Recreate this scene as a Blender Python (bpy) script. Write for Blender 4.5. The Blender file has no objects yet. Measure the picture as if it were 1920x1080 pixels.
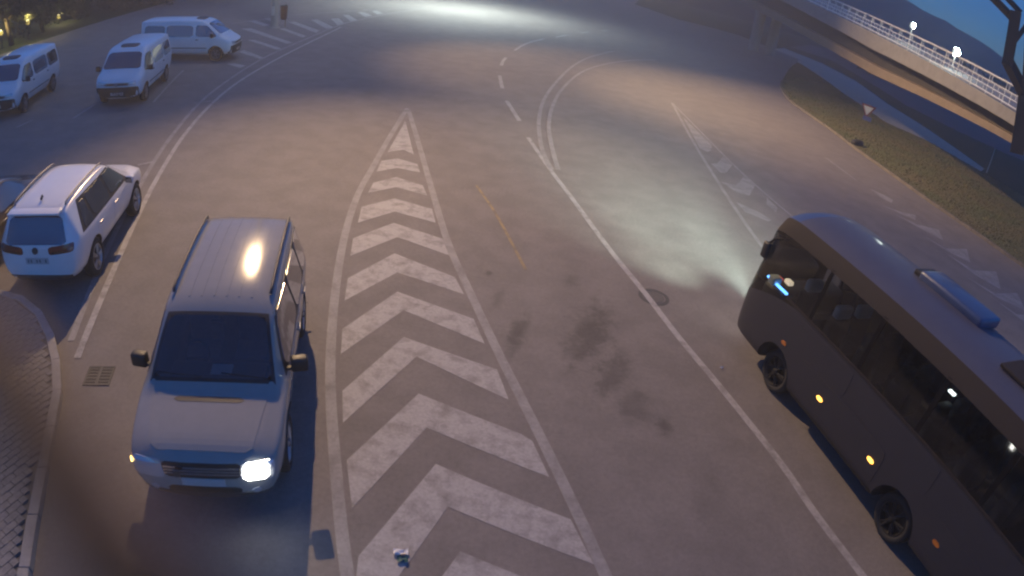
import bpy, bmesh, math, random
from math import sin, cos, pi, radians, sqrt
from mathutils import Vector, Matrix
from mathutils.bvhtree import BVHTree

random.seed(7)
S = bpy.context.scene
COL = S.collection

# ------------------------------------------------------------------ camera
CAM_H, PITCH, ROLL, FPX = 6.20, radians(29.94), radians(9.41), 1211.0
cam_data = bpy.data.cameras.new('camera')
cam_data.type = 'PANO'                                  # wide CCTV lens with barrel distortion
cam_data.panorama_type = 'FISHEYE_LENS_POLYNOMIAL'
cam_data.sensor_width = 36.0
cam_data.fisheye_fov = radians(175)
cam_data.fisheye_polynomial_k0 = 0.0
cam_data.fisheye_polynomial_k1 = -(1920 / 36.0) / FPX
cam_data.fisheye_polynomial_k2 = 0.0
cam_data.fisheye_polynomial_k3 = 0.0
cam_data.fisheye_polynomial_k4 = 0.0
cam_data.clip_start = 0.01
cam_data.lens = 50; cam_data.dof.use_dof = True; cam_data.dof.focus_distance = 19; cam_data.dof.aperture_fstop = 2.0
cam_data.clip_end = 6000
FW = Vector((0, cos(PITCH), -sin(PITCH)))
UP0 = Vector((0, sin(PITCH), cos(PITCH)))
RT = Vector((1, 0, 0)) * cos(ROLL) + UP0 * sin(ROLL)
UP = UP0 * cos(ROLL) - Vector((1, 0, 0)) * sin(ROLL)
cam = bpy.data.objects.new('camera', cam_data)
COL.objects.link(cam)
cam.matrix_world = Matrix(((RT.x, UP.x, -FW.x, 0), (RT.y, UP.y, -FW.y, 0), (RT.z, UP.z, -FW.z, CAM_H), (0, 0, 0, 1)))
S.camera = cam

# ------------------------------------------------------------------ world, sun, exposure
SUN_EL, SUN_ROT = radians(0.5), radians(125)
w = bpy.data.worlds.new('World'); S.world = w; w.use_nodes = True
nt = w.node_tree; nt.nodes.clear()
sky_node = nt.nodes.new('ShaderNodeTexSky'); sky_node.sky_type = 'NISHITA'; sky_node.sun_disc = False
sky_node.sun_elevation = SUN_EL; sky_node.sun_rotation = SUN_ROT
sky_node.air_density = 0.72; sky_node.dust_density = 0.0; sky_node.ozone_density = 4.9
bg = nt.nodes.new('ShaderNodeBackground'); bg.inputs['Strength'].default_value = 0.15
wo = nt.nodes.new('ShaderNodeOutputWorld')
nt.links.new(sky_node.outputs[0], bg.inputs[0]); nt.links.new(bg.outputs[0], wo.inputs[0])
sun_d = bpy.data.lights.new('sun', 'SUN'); sun_d.energy = 0.01; sun_d.angle = radians(20); sun_d.color = (1, .75, .6)
sun = bpy.data.objects.new('sun', sun_d); COL.objects.link(sun)
sun.rotation_euler = (radians(88), 0, radians(55))
S.view_settings.view_transform = 'Standard'; S.view_settings.look = 'None'
S.view_settings.gamma = 1.0; S.view_settings.use_curve_mapping = False
S.view_settings.exposure = 2.7
S.cycles.use_denoising = True
S.cycles.sample_clamp_indirect = 4.0
S.cycles.max_bounces = 6
S.cycles.filter_width = 2.2

# ------------------------------------------------------------------ survey: picture point -> ground point
def ray(u, v):
    x = (u - 960) / FPX; y = (540 - v) / FPX; t = math.hypot(x, y) + 1e-12
    return FW * cos(t) + (RT * x + UP * y) * (sin(t) / t)
def G(u, v, z=0.0):
    d = ray(u, v); t = (z - CAM_H) / d.z
    return Vector((d.x * t, d.y * t, z))
def at_dist(u, v, dist):                                 # point on a sight line at a horizontal distance
    d = ray(u, v); k = dist / math.hypot(d.x, d.y)
    return Vector((d.x * k, d.y * k, CAM_H + d.z * k))

def at_ray(u, v, dist): return ray(u, v) * dist + Vector((0, 0, CAM_H))

# ------------------------------------------------------------------ materials
def mat(name, col=(.5, .5, .5), rough=.6, metal=0., coat=0., spec=.5, emit=None, estr=0., noise=None, bump=None, alpha=None, var=None):
    """procedural Principled; noise=(scale, amount) darkens/lightens, bump=(scale, strength), var=(scale, colour2, lo, hi) mixes a second colour"""
    m = bpy.data.materials.new(name); m.use_nodes = True
    n = m.node_tree; b = n.nodes['Principled BSDF']; L = n.links.new
    b.inputs['Base Color'].default_value = (*col, 1); b.inputs['Roughness'].default_value = rough
    b.inputs['Metallic'].default_value = metal; b.inputs['Coat Weight'].default_value = coat
    b.inputs['Coat Roughness'].default_value = .06
    b.inputs['Specular IOR Level'].default_value = spec
    tc = n.nodes.new('ShaderNodeTexCoord')
    out = None
    if var:
        t = n.nodes.new('ShaderNodeTexNoise'); t.inputs['Scale'].default_value = var[0]; t.inputs['Detail'].default_value = 6; t.inputs['Roughness'].default_value = .65
        L(tc.outputs['Object'], t.inputs['Vector'])
        r = n.nodes.new('ShaderNodeMapRange'); r.inputs['From Min'].default_value = var[2]; r.inputs['From Max'].default_value = var[3]; L(t.outputs['Fac'], r.inputs['Value'])
        mx = n.nodes.new('ShaderNodeMix'); mx.data_type = 'RGBA'; mx.inputs['A'].default_value = (*col, 1); mx.inputs['B'].default_value = (*var[1], 1)
        L(r.outputs[0], mx.inputs['Factor']); out = mx.outputs['Result']
    if noise:
        t = n.nodes.new('ShaderNodeTexNoise'); t.inputs['Scale'].default_value = noise[0]; t.inputs['Detail'].default_value = 5; t.inputs['Roughness'].default_value = .7
        L(tc.outputs['Object'], t.inputs['Vector'])
        r = n.nodes.new('ShaderNodeMapRange'); r.inputs['From Min'].default_value = .25; r.inputs['From Max'].default_value = .75
        r.inputs['To Min'].default_value = 1 - noise[1]; r.inputs['To Max'].default_value = 1 + noise[1]; L(t.outputs['Fac'], r.inputs['Value'])
        v = n.nodes.new('ShaderNodeVectorMath'); v.operation = 'SCALE'
        if out is not None: L(out, v.inputs[0])
        else: v.inputs[0].default_value = col
        L(r.outputs[0], v.inputs['Scale']); out = v.outputs[0]
    if out is not None: L(out, b.inputs['Base Color'])
    if bump:
        t = n.nodes.new('ShaderNodeTexNoise'); t.inputs['Scale'].default_value = bump[0]; t.inputs['Detail'].default_value = 4
        L(tc.outputs['Object'], t.inputs['Vector'])
        bp = n.nodes.new('ShaderNodeBump'); bp.inputs['Strength'].default_value = bump[1]; bp.inputs['Distance'].default_value = .02
        L(t.outputs['Fac'], bp.inputs['Height']); L(bp.outputs[0], b.inputs['Normal'])
    if emit:
        b.inputs['Emission Color'].default_value = (*emit, 1); b.inputs['Emission Strength'].default_value = estr
    if alpha is not None: b.inputs['Alpha'].default_value = alpha
    return m

M = {}
def build_asphalt():
    m = mat('asphalt', (.10, .098, .098), .8, spec=.3)
    n = m.node_tree; L = n.links.new; b = n.nodes['Principled BSDF']; tc = n.nodes['Texture Coordinate']
    def noise(scale, detail, rough=.6):
        t = n.nodes.new('ShaderNodeTexNoise'); t.inputs['Scale'].default_value = scale; t.inputs['Detail'].default_value = detail; t.inputs['Roughness'].default_value = rough
        L(tc.outputs['Object'], t.inputs['Vector']); return t.outputs['Fac']
    def rng(s, a, bb, c, d):
        r = n.nodes.new('ShaderNodeMapRange'); r.interpolation_type = 'SMOOTHSTEP'
        for k, v in zip(('From Min', 'From Max', 'To Min', 'To Max'), (a, bb, c, d)): r.inputs[k].default_value = v
        L(s, r.inputs['Value']); return r.outputs[0]
    def op(o, a, c):
        q = n.nodes.new('ShaderNodeMath'); q.operation = o
        for k, s in enumerate((a, c)):
            if isinstance(s, (int, float)): q.inputs[k].default_value = s
            else: L(s, q.inputs[k])
        return q.outputs[0]
    f = rng(noise(.18, 4), .3, .7, .95, 1.05)
    f = op('MULTIPLY', f, rng(noise(1.3, 5), .3, .7, .90, 1.09))
    f = op('MULTIPLY', f, rng(noise(14, 5, .75), .3, .7, .9, 1.1))
    f = op('MULTIPLY', f, rng(noise(90, 3, .8), .25, .75, .72, 1.28))
    nz = noise(3.2, 5, .7)
    # oil and coolant stains: (x, y, half length along, half width, turn, depth)
    stains = []
    for (u, v, a, c, turn, dep) in [(1105, 625, 1.25, .42, .22, .55), (1150, 700, .8, .28, .3, .45), (1245, 800, .25, .15, 0, .5), (970, 625, .75, .16, .12, .5), (918, 512, .12, .09, 0, .45),
                                    (1070, 528, .3, .16, .2, .35), (1190, 760, .5, .3, .2, .35), (1330, 940, .5, .25, .3, .22), (700, 170, .9, .5, 0, .14), (935, 560, .5, .1, .1, .25)]:
        p = G(u, v); stains.append((p.x, p.y, a, c, turn, dep))
    for (x, y, a, c, turn, dep) in stains:
        mp = n.nodes.new('ShaderNodeMapping'); mp.vector_type = 'TEXTURE'
        mp.inputs['Location'].default_value = (x, y, 0); mp.inputs['Rotation'].default_value = (0, 0, -turn); mp.inputs['Scale'].default_value = (c, a, 1)
        L(tc.outputs['Object'], mp.inputs['Vector'])
        ln = n.nodes.new('ShaderNodeVectorMath'); ln.operation = 'LENGTH'; L(mp.outputs[0], ln.inputs[0])
        d = op('ADD', ln.outputs['Value'], op('MULTIPLY', op('SUBTRACT', nz, .5), 2.6))
        f = op('MULTIPLY', f, op('SUBTRACT', 1.0, rng(d, .15, 1.3, dep * .85, 0.0)))
    sc = n.nodes.new('ShaderNodeVectorMath'); sc.operation = 'SCALE'; sc.inputs[0].default_value = (.172, .158, .150); L(f, sc.inputs['Scale'])
    L(sc.outputs[0], b.inputs['Base Color'])
    bp = n.nodes.new('ShaderNodeBump'); bp.inputs['Strength'].default_value = .35; bp.inputs['Distance'].default_value = .01
    L(noise(70, 4), bp.inputs['Height']); L(bp.outputs[0], b.inputs['Normal'])
    return m
M['asphalt'] = build_asphalt()
M['old_asphalt'] = mat('old_asphalt', (.075, .078, .085), .85, noise=(.5, .15), bump=(60, .3), spec=.3)
M['paint'] = mat('road_paint', (.33, .32, .315), .7, var=(3.5, (.195, .188, .182), .46, .68), noise=(22, .22), spec=.3)
M['paint_worn'] = mat('road_paint_worn', (.27, .262, .258), .75, var=(2.2, (.19, .182, .18), .42, .66), noise=(18, .2), spec=.3)
M['paint_yellow'] = mat('road_paint_yellow', (.30, .23, .12), .75, var=(3, (.12, .11, .1), .4, .65), spec=.3)
M['grass'] = mat('grass_ground', (.098, .118, .058), .95, var=(.35, (.14, .12, .07), .35, .65), noise=(7, .4), bump=(18, .8), spec=.1)
M['dark_grass'] = mat('dark_grass', (.03, .045, .022), .95, var=(.2, (.045, .05, .025), .35, .65), noise=(4, .35), bump=(10, .7), spec=.1)
M['blade'] = mat('grass_blade', (.092, .12, .048), .8, var=(.5, (.15, .125, .065), .35, .65), spec=.2)
M['path'] = mat('pale_path', (.36, .36, .31), .9, noise=(1.5, .2), bump=(30, .4), spec=.2)
M['concrete'] = mat('concrete', (.24, .235, .225), .85, noise=(2.2, .16), bump=(35, .3), spec=.3)
M['concrete_tan'] = mat('concrete_tan', (.22, .175, .125), .85, noise=(1.5, .18), spec=.3)
M['girder_shade'] = mat('girder_recess_shade', (.045, .042, .038), .7, noise=(2, .2))  # near-black colour puts the shade of the girder recess into the material
M['kerb'] = mat('kerb_concrete', (.30, .29, .275), .85, noise=(6, .22), bump=(40, .35), spec=.3)
M['kerb_old'] = mat('kerb_weathered', (.15, .135, .115), .9, noise=(5, .3), bump=(40, .35), spec=.2)
M['paver'] = mat('paver', (.20, .195, .19), .85, noise=(9, .3), bump=(50, .4), spec=.3)
M['paver_bed'] = mat('paver_bed', (.115, .11, .10), .95, noise=(15, .3))
M['steel'] = mat('galvanised_steel', (.42, .43, .43), .5, .6, noise=(3, .12))
M['rail'] = mat('railing_paint', (.62, .64, .60), .5, .1, noise=(4, .1))
M['dark_steel'] = mat('dark_steel', (.018, .018, .022), .6, .3, noise=(3, .2))
M['black'] = mat('black_plastic', (.014, .014, .015), .55, noise=(12, .15))
M['trim'] = mat('dark_trim', (.035, .035, .038), .6, noise=(10, .15))
M['rubber'] = mat('tyre_rubber', (.018, .018, .018), .85, noise=(20, .2), bump=(60, .3))
M['alloy'] = mat('alloy_rim', (.45, .46, .47), .35, .8)
M['steelrim'] = mat('steel_rim', (.16, .16, .17), .5, .5)
M['chrome'] = mat('chrome', (.7, .7, .7), .12, 1.0)
M['glass'] = mat('car_glass', (.016, .02, .03), .05, 0, spec=.9, coat=1.0); M['glass'].node_tree.nodes['Principled BSDF'].inputs['Coat IOR'].default_value = 2.1
M['silver'] = mat('silver_paint', (.25, .247, .235), .09, 0.0, coat=.2, spec=.35, noise=(6, .05)); M['silver'].node_tree.nodes['Principled BSDF'].inputs['Coat Roughness'].default_value = .03
M['white_car'] = mat('white_paint', (.62, .64, .66), .3, 0, coat=.7, noise=(3, .04))
M['white_van'] = mat('white_van_paint', (.60, .63, .65), .35, 0, coat=.4, noise=(3, .06))
M['dark_car'] = mat('dark_car_paint', (.012, .012, .014), .25, .1, coat=.5)
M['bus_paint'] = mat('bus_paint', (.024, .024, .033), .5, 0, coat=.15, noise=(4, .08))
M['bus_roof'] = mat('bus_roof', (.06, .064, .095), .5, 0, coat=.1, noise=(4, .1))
M['bus_strip'] = mat('bus_strip', (.030, .025, .023), .8, spec=.2)
M['seal'] = mat('window_seal', (.008, .008, .009), .9, spec=.05)
M['bus_rim'] = mat('bus_rim', (.007, .007, .007), .8)  # rims blackened, the deep wheel-arch shade is put into the colour
M['bus_pod'] = mat('bus_roof_pod', (.035, .06, .14), .4, 0, coat=.3)
M['plate'] = mat('number_plate', (.40, .39, .39), .5, noise=(30, .1))
M['plate_ink'] = mat('plate_ink', (.13, .125, .135), .6)
M['tail'] = mat('tail_lamp', (.12, .008, .008), .12, coat=1)
M['tail_dark'] = mat('tail_lamp_smoked', (.03, .006, .008), .12, coat=1)
M['lamp_lens'] = mat('lamp_lens', (.5, .52, .55), .12, .4, coat=1)
M['amber_lens'] = mat('amber_lens', (.5, .16, .02), .2, coat=1)
M['head_on'] = mat('headlamp_lit', (.9, .9, .85), .3, emit=(1, .98, .9), estr=6)
M['amber_on'] = mat('amber_lamp_lit', (.9, .5, .1), .3, emit=(1, .62, .18), estr=1.0)
M['amber_mark'] = mat('amber_marker_lit', (.9, .4, .05), .3, emit=(1, .45, .07), estr=.7)
M['blue_led'] = mat('blue_led', (.1, .3, .9), .3, emit=(.12, .38, 1), estr=.9)
M['red_led'] = mat('red_led', (.8, .05, .05), .3, emit=(1, .06, .06), estr=.18)
M['warm_led'] = mat('warm_led', (.9, .8, .6), .3, emit=(1, .8, .55), estr=.16)
M['white_led'] = mat('white_led', (.9, .9, .9), .3, emit=(.9, 1, .98), estr=1.2)
M['flood_lens'] = mat('flood_lens', (.9, .95, .9), .3, emit=(.88, 1, .93), estr=22)
M['sodium_lens'] = mat('sodium_lens', (.9, .7, .4), .3, emit=(1, .55, .12), estr=4)
M['garden_lens'] = mat('garden_lens', (.9, .8, .3), .3, emit=(1, .72, .12), estr=.12)
M['seat'] = mat('seat_fabric', (.05, .055, .06), .9, noise=(20, .2))
M['headrest'] = mat('headrest_cover', (.62, .70, .66), .9, noise=(10, .1))
M['sign_white'] = mat('sign_white', (.42, .48, .54), .5)
M['sign_red'] = mat('sign_red', (.11, .02, .04), .5)
M['sign_blue'] = mat('sign_blue', (.05, .08, .25), .5)
M['bin'] = mat('bin_plastic', (.045, .012, .016), .55, noise=(6, .2))
M['iron'] = mat('cast_iron', (.075, .072, .07), .7, .2, noise=(20, .2), bump=(40, .3))
M['iron_lid'] = mat('worn_iron', (.095, .09, .088), .75, .1, noise=(20, .2), bump=(40, .3))
M['cable'] = mat('brown_cable', (.085, .042, .015), .7, noise=(40, .2))
M['litter_white'] = mat('litter_white', (.7, .68, .66), .6)
M['litter_teal'] = mat('litter_teal', (.02, .09, .09), .6)
M['bark'] = mat('bark', (.05, .038, .028), .95, noise=(6, .35), bump=(15, .8), spec=.1)
M['leaf'] = mat('leaf', (.045, .06, .02), .7, var=(.6, (.075, .075, .022), .4, .65), spec=.25)
M['leaf_dark'] = mat('leaf_dark', (.03, .04, .016), .75, var=(.6, (.05, .045, .02), .4, .65), spec=.2)
M['hill'] = mat('hill_forest', (.02, .03, .022), .95, noise=(.08, .35), spec=.05)
def glass_see(name, tint, k):
    m = bpy.data.materials.new(name); m.use_nodes = True; n = m.node_tree; n.nodes.clear(); L = n.links.new
    t = n.nodes.new('ShaderNodeBsdfTransparent'); t.inputs[0].default_value = (*tint, 1)
    g = n.nodes.new('ShaderNodeBsdfGlossy'); g.inputs['Roughness'].default_value = .04; g.inputs[0].default_value = (.9, .9, .9, 1)
    f = n.nodes.new('ShaderNodeFresnel'); f.inputs[0].default_value = 1.5
    mx = n.nodes.new('ShaderNodeMixShader'); o = n.nodes.new('ShaderNodeOutputMaterial')
    L(f.outputs[0], mx.inputs[0]); L(t.outputs[0], mx.inputs[1]); L(g.outputs[0], mx.inputs[2]); L(mx.outputs[0], o.inputs[0])
    return m
M['bus_glass'] = glass_see('bus_glass', (.50, .53, .53), .5)
M['clear_glass'] = glass_see('clear_glass', (.70, .76, .80), .5)
for nd in M['clear_glass'].node_tree.nodes:
    if nd.type == 'FRESNEL': nd.inputs[0].default_value = 2.1
M['cabin'] = mat('cabin_plastic', (.03, .032, .036), .8, noise=(8, .2))
M['seat_grey'] = mat('grey_seat', (.09, .10, .11), .9, noise=(14, .2))
M['bus_windscreen'] = glass_see('bus_windscreen', (.60, .63, .62), .5)

# ------------------------------------------------------------------ scene-tree helpers
def link(o, parent=None):
    COL.objects.link(o)
    if parent is not None: o.parent = parent
    return o
def empty(name, loc=(0, 0, 0), rz=0., label=None, cat=None, group=None):
    o = bpy.data.objects.new(name, None); o.empty_display_size = .2; link(o)
    o.location = loc; o.rotation_euler = (0, 0, rz); tag(o, label, cat, group)
    return o
def tag(o, label=None, cat=None, group=None, kind=None):
    if label: o['label'] = label
    if cat: o['category'] = cat
    if group: o['group'] = group
    if kind: o['kind'] = kind
    return o
def mesh_obj(name, verts, faces, m, parent=None, smooth=False, loc=None, rot=None):
    me = bpy.data.meshes.new(name); me.from_pydata([tuple(v) for v in verts], [], faces); me.update()
    if m is not None: me.materials.append(M[m] if isinstance(m, str) else m)
    if smooth: me.shade_smooth()
    o = bpy.data.objects.new(name, me); link(o, parent)
    if loc is not None: o.location = loc
    if rot is not None: o.rotation_euler = rot
    return o
class MB:
    """collects shapes into one mesh"""
    def __init__(s): s.v = []; s.f = []
    def add(s, v, f):
        k = len(s.v); s.v += [Vector(q) for q in v]; s.f += [tuple(i + k for i in q) for q in f]; return s
    def box(s, c, size, rz=0., bev=0.):
        hx, hy, hz = (q / 2 for q in size); R = Matrix.Rotation(rz, 3, 'Z'); c = Vector(c)
        if bev <= 0:
            v = [c + R @ Vector((x * hx, y * hy, z * hz)) for z in (-1, 1) for (x, y) in ((-1, -1), (1, -1), (1, 1), (-1, 1))]
            return s.add(v, [(3, 2, 1, 0), (4, 5, 6, 7), (0, 1, 5, 4), (1, 2, 6, 5), (2, 3, 7, 6), (3, 0, 4, 7)])
        bm = bmesh.new(); bmesh.ops.create_cube(bm, size=1)
        for q in bm.verts: q.co = Vector((q.co.x * size[0], q.co.y * size[1], q.co.z * size[2]))
        bmesh.ops.bevel(bm, geom=bm.edges[:], offset=bev, segments=2, profile=.6, affect='EDGES')
        bm.verts.index_update()
        s.add([c + R @ q.co for q in bm.verts], [[q.index for q in f.verts] for f in bm.faces]); bm.free(); return s
    def tube(s, pts, r, n=8, r2=None, cap=True):
        pts = [Vector(p) for p in pts]; rings = []
        for i, p in enumerate(pts):
            d = (pts[min(i + 1, len(pts) - 1)] - pts[max(i - 1, 0)]).normalized()
            a = d.orthogonal().normalized() if abs(d.z) > .9 else d.cross(Vector((0, 0, 1))).normalized(); bb = d.cross(a)
            rr = r if r2 is None else r + (r2 - r) * i / max(1, len(pts) - 1)
            rings.append([p + (a * cos(2 * pi * k / n) + bb * sin(2 * pi * k / n)) * rr for k in range(n)])
        v = [q for R in rings for q in R]; f = []
        for i in range(len(rings) - 1):
            for k in range(n):
                f.append((i * n + k, i * n + (k + 1) % n, (i + 1) * n + (k + 1) % n, (i + 1) * n + k))
        if cap: f.append(tuple(range(n))[::-1]); f.append(tuple((len(rings) - 1) * n + k for k in range(n)))
        return s.add(v, f)
    def lathe(s, prof, axis='Z', n=24, c=(0, 0, 0), close=False):
        """prof: list of (radius, along)"""
        c = Vector(c); v = []; f = []
        for (r, h) in prof:
            for k in range(n):
                a = 2 * pi * k / n
                v.append(c + (Vector((r * cos(a), r * sin(a), h)) if axis == 'Z' else Vector((h, r * cos(a), r * sin(a)))))
        m_ = len(prof)
        for i in range(m_ if close else m_ - 1):
            j = (i + 1) % m_
            for k in range(n): f.append((i * n + k, i * n + (k + 1) % n, j * n + (k + 1) % n, j * n + k))
        return s.add(v, f)
    def build(s, name, m, parent=None, smooth=False, loc=None, rot=None):
        return mesh_obj(name, s.v, s.f, m, parent, smooth, loc, rot)
def copy_tree(o, parent=None):
    c = o.copy(); link(c, parent)
    for ch in list(o.children): copy_tree(ch, c)
    return c
def pchip(pts, n):
    """Catmull-Rom through a polyline"""
    out = []; P = [Vector(p) for p in pts]
    for i in range(len(P) - 1):
        p0, p1, p2, p3 = P[max(0, i - 1)], P[i], P[i + 1], P[min(len(P) - 1, i + 2)]
        for k in range(n):
            t = k / n
            out.append(.5 * ((2 * p1) + (p2 - p0) * t + (2 * p0 - 5 * p1 + 4 * p2 - p3) * t * t + (3 * p1 - p0 - 3 * p2 + p3) * t ** 3))
    out.append(P[-1]); return out
def sheet(name, pts, z, m, parent=None):
    v = [(p[0], p[1], z) for p in pts]
    me = bpy.data.meshes.new(name); bm = bmesh.new()
    f = bm.faces.new([bm.verts.new(q) for q in v]); bm.normal_update()
    if f.normal.z < 0: f.normal_flip()
    bmesh.ops.triangulate(bm, faces=[f], ngon_method='EAR_CLIP'); bm.to_mesh(me); bm.free()
    me.materials.append(M[m]); o = bpy.data.objects.new(name, me); return link(o, parent)
def ribbon(name, pts, width, z, m, parent=None, n=6):
    P = pchip([(p[0], p[1], 0) for p in pts], n) if n > 1 else [Vector((p[0], p[1], 0)) for p in pts]
    v = []; f = []
    for i, p in enumerate(P):
        d = (P[min(i + 1, len(P) - 1)] - P[max(0, i - 1)]).normalized(); s = Vector((-d.y, d.x, 0)) * width / 2
        v += [p + s + Vector((0, 0, z)), p - s + Vector((0, 0, z))]
        if i: k = 2 * i; f.append((k - 2, k - 1, k + 1, k))
    return mesh_obj(name, v, f, m, parent)
def GP(pts): return [G(*p) for p in pts]

# ================================================================== THE SETTING
# ------------------------------------------------------------------ terrain, road, verge, pavement
def in_poly(x, y, P):
    c = False; j = len(P) - 1
    for i in range(len(P)):
        if (P[i][1] > y) != (P[j][1] > y) and x < (P[j][0] - P[i][0]) * (y - P[i][1]) / (P[j][1] - P[i][1]) + P[i][0]: c = not c
        j = i
    return c
ground = sheet('ground', [(-335, -110), (335, -110), (335, 335), (-335, 335)], -.04, 'dark_grass'); tag(ground, kind='structure')
kerb_px = [(1466, 152), (1462, 163), (1475, 185), (1500, 205), (1560, 247), (1607, 283), (1680, 335), (1750, 385), (1830, 440), (1920, 503), (2050, 590)]
kerb_line = pchip(GP(kerb_px), 8)
e1, e2 = G(103, 68), G(313, 5)
road_pts = [(-45, -12), (-45, 22), G(0, 103), e1, e2, e2 + (e2 - e1).normalized() * 25, (-22, 120), (2, 190), (24, 190)] + GP([(1190, 8), (1270, 36), (1335, 52), (1385, 66), (1450, 92), (1500, 112), (1480, 128)]) + kerb_line + [(44, 2), (44, -12)]
road = sheet('road', road_pts, 0., 'asphalt'); tag(road, kind='structure')

verge_far = GP([(2050, 450), (1920, 372), (1850, 331), (1800, 302), (1740, 268), (1660, 232), (1600, 190), (1560, 163), (1500, 147)])
verge_pts = [(p.x, p.y) for p in kerb_line] + [(p.x, p.y) for p in verge_far]
verge = sheet('grass_verge', verge_pts, .11, 'grass'); tag(verge, kind='structure')
# the verge's far edge drops to the path
vf = [(p.x, p.y) for p in verge_far]
mesh_obj('verge_edge', [(x, y, .11) for x, y in vf] + [(x, y, -.05) for x, y in vf], [(i, i + 1, i + 1 + len(vf), i + len(vf)) for i in range(len(vf) - 1)], 'dark_grass', verge)
def kerb_run(line, parent, step=1.0, width=.16, z0=-.03, top=.125, side=1, m='kerb'):
    acc = 0; pts = [line[0]]
    for a, b in zip(line[:-1], line[1:]):
        d = (b - a).length
        while acc + d >= step:
            t = (step - acc) / d; a = a.lerp(b, t); pts.append(a.copy()); d = (b - a).length; acc = 0
        acc += d
    for a, b in zip(pts[:-1], pts[1:]):
        d = b - a; n = Vector((-d.y, d.x, 0)).normalized() * side; c = (a + b) / 2 + n * width / 2
        o = MB().box((0, 0, 0), (d.length - .012, width, top - z0 + random.uniform(-.006, .006)), bev=.012).build('kerbstone', m, parent)
        o.location = (c.x, c.y, (top + z0) / 2); o.rotation_euler = (0, 0, math.atan2(d.y, d.x) + random.uniform(-.01, .01))
kerb_run([Vector((p.x, p.y, 0)) for p in kerb_line], verge, 1.0, .15, side=1, m='kerb_old')

# blades of grass standing on the verge
bv = []; bf = []
xs = [p[0] for p in verge_pts]; ys = [p[1] for p in verge_pts]
rg = random.Random(3); nb = 0
while nb < 26000:
    x = rg.uniform(min(xs), max(xs)); y = rg.uniform(min(ys), max(ys))
    if not in_poly(x, y, verge_pts): continue
    nb += 1; h = rg.uniform(.02, .08) * (1.6 if rg.random() < .06 else 1); a = rg.uniform(0, 2 * pi); wd = rg.uniform(.02, .05); k = len(bv)
    lx, ly = rg.uniform(-.05, .05), rg.uniform(-.05, .05)
    bv += [(x - cos(a) * wd, y - sin(a) * wd, .10), (x + cos(a) * wd, y + sin(a) * wd, .10), (x + lx, y + ly, .11 + h)]; bf.append((k, k + 1, k + 2))
tag(mesh_obj('grass', bv, bf, 'blade'), 'short dry grass growing over the kerbed verge', 'grass', kind='stuff')

path = sheet('footpath', GP([(1445, 92), (1505, 121), (1560, 158), (1600, 190), (1660, 229), (1740, 264), (1800, 299), (1838, 322), (1846, 316), (1795, 280), (1725, 232), (1665, 195), (1605, 152), (1540, 118), (1470, 90)]), -.02, 'path'); tag(path, kind='structure')
far_road = sheet('far_road', GP([(1480, 88), (1560, 113), (1615, 145), (1700, 198), (1790, 243), (1880, 285), (1960, 318), (1990, 300), (1880, 232), (1800, 190), (1700, 143), (1600, 104), (1520, 84)]), -.015, 'old_asphalt'); tag(far_road, kind='structure')

# ------------------------------------------------------------------ painted markings (each one a child of the road)
def paint(name, px, m='paint', z=.004): return sheet(name, GP(px), z, m, road)
line_z = [.0055]
def line(name, px, w_=.12, m='paint', n=6):
    line_z[0] += .0003
    return ribbon(name, GP(px), w_, line_z[0], m, road, n)
chev = [
 [(760, 227), (776, 290), (757, 281), (727, 285)],
 [(715, 302), (745, 297), (783, 308), (788, 324), (745, 315), (706, 322)],
 [(700, 343), (743, 332), (793, 348), (801, 367), (743, 351), (690, 362)],
 [(678, 388), (740, 372), (810, 392), (817, 418), (740, 397), (671, 418)],
 [(662, 447), (738, 418), (830, 448), (842, 479), (745, 445), (657, 480)],
 [(652, 522), (740, 475), (853, 520), (870, 552), (745, 511), (646, 564)],
 [(642, 617), (745, 547), (888, 598), (909, 645), (757, 582), (639, 664)],
 [(642, 733), (757, 632), (932, 693), (954, 750), (781, 669), (643, 793)],
 [(650, 863), (785, 738), (977, 814), (998, 827), (1030, 895), (800, 802), (660, 953)],
 [(672, 1043), (817, 870), (1070, 974), (1113, 1058), (840, 950), (683, 1170), (664, 1120)],
 [(740, 1200), (863, 1034), (1115, 1132), (1150, 1220), (880, 1120), (800, 1220)]]
for c in chev: paint('chevron_stripe', c)
line('island_edge_line', [(764, 203), (730, 258), (698, 315), (671, 365), (648, 435), (631, 530), (621, 640), (620, 740), (628, 860), (641, 1000), (655, 1100), (675, 1200)], .16, 'paint_worn')
line('island_edge_line', [(766, 206), (788, 280), (811, 360), (840, 455), (882, 550), (930, 652), (966, 725), (1022, 837), (1085, 968), (1140, 1090), (1200, 1220)], .16, 'paint_worn')
# solid lane line and its dashes round the bend
line('lane_line', [(990, 258), (1012, 290), (1033, 320), (1065, 362), (1140, 464), (1207, 547), (1273, 633), (1347, 722), (1463, 868), (1532, 968), (1617, 1080), (1700, 1190)], .14)
for d in ([(950, 189), (962, 208), (974, 227)], [(937, 142), (939, 153), (942, 166)], [(940, 123), (943, 115), (949, 108)], [(965, 95), (978, 86), (995, 79), (1020, 73)], [(1042, 70), (1062, 66)], [(1088, 62), (1103, 60)], [(1127, 58), (1140, 57)]):
    line('lane_dash', d, .17, n=3)
line('bend_line', [(1034, 318), (1018, 285), (1011, 250), (1011, 220), (1020, 187), (1042, 155), (1074, 124), (1107, 107), (1150, 96)], .15, 'paint_worn')
line('bend_line', [(1046, 318), (1033, 268), (1029, 233), (1036, 200), (1054, 167), (1088, 137), (1124, 123), (1175, 114), (1230, 112)], .15, 'paint_worn')
line('faded_yellow_line', [(893, 348), (930, 402), (986, 507)], .07, 'paint_yellow')
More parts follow.
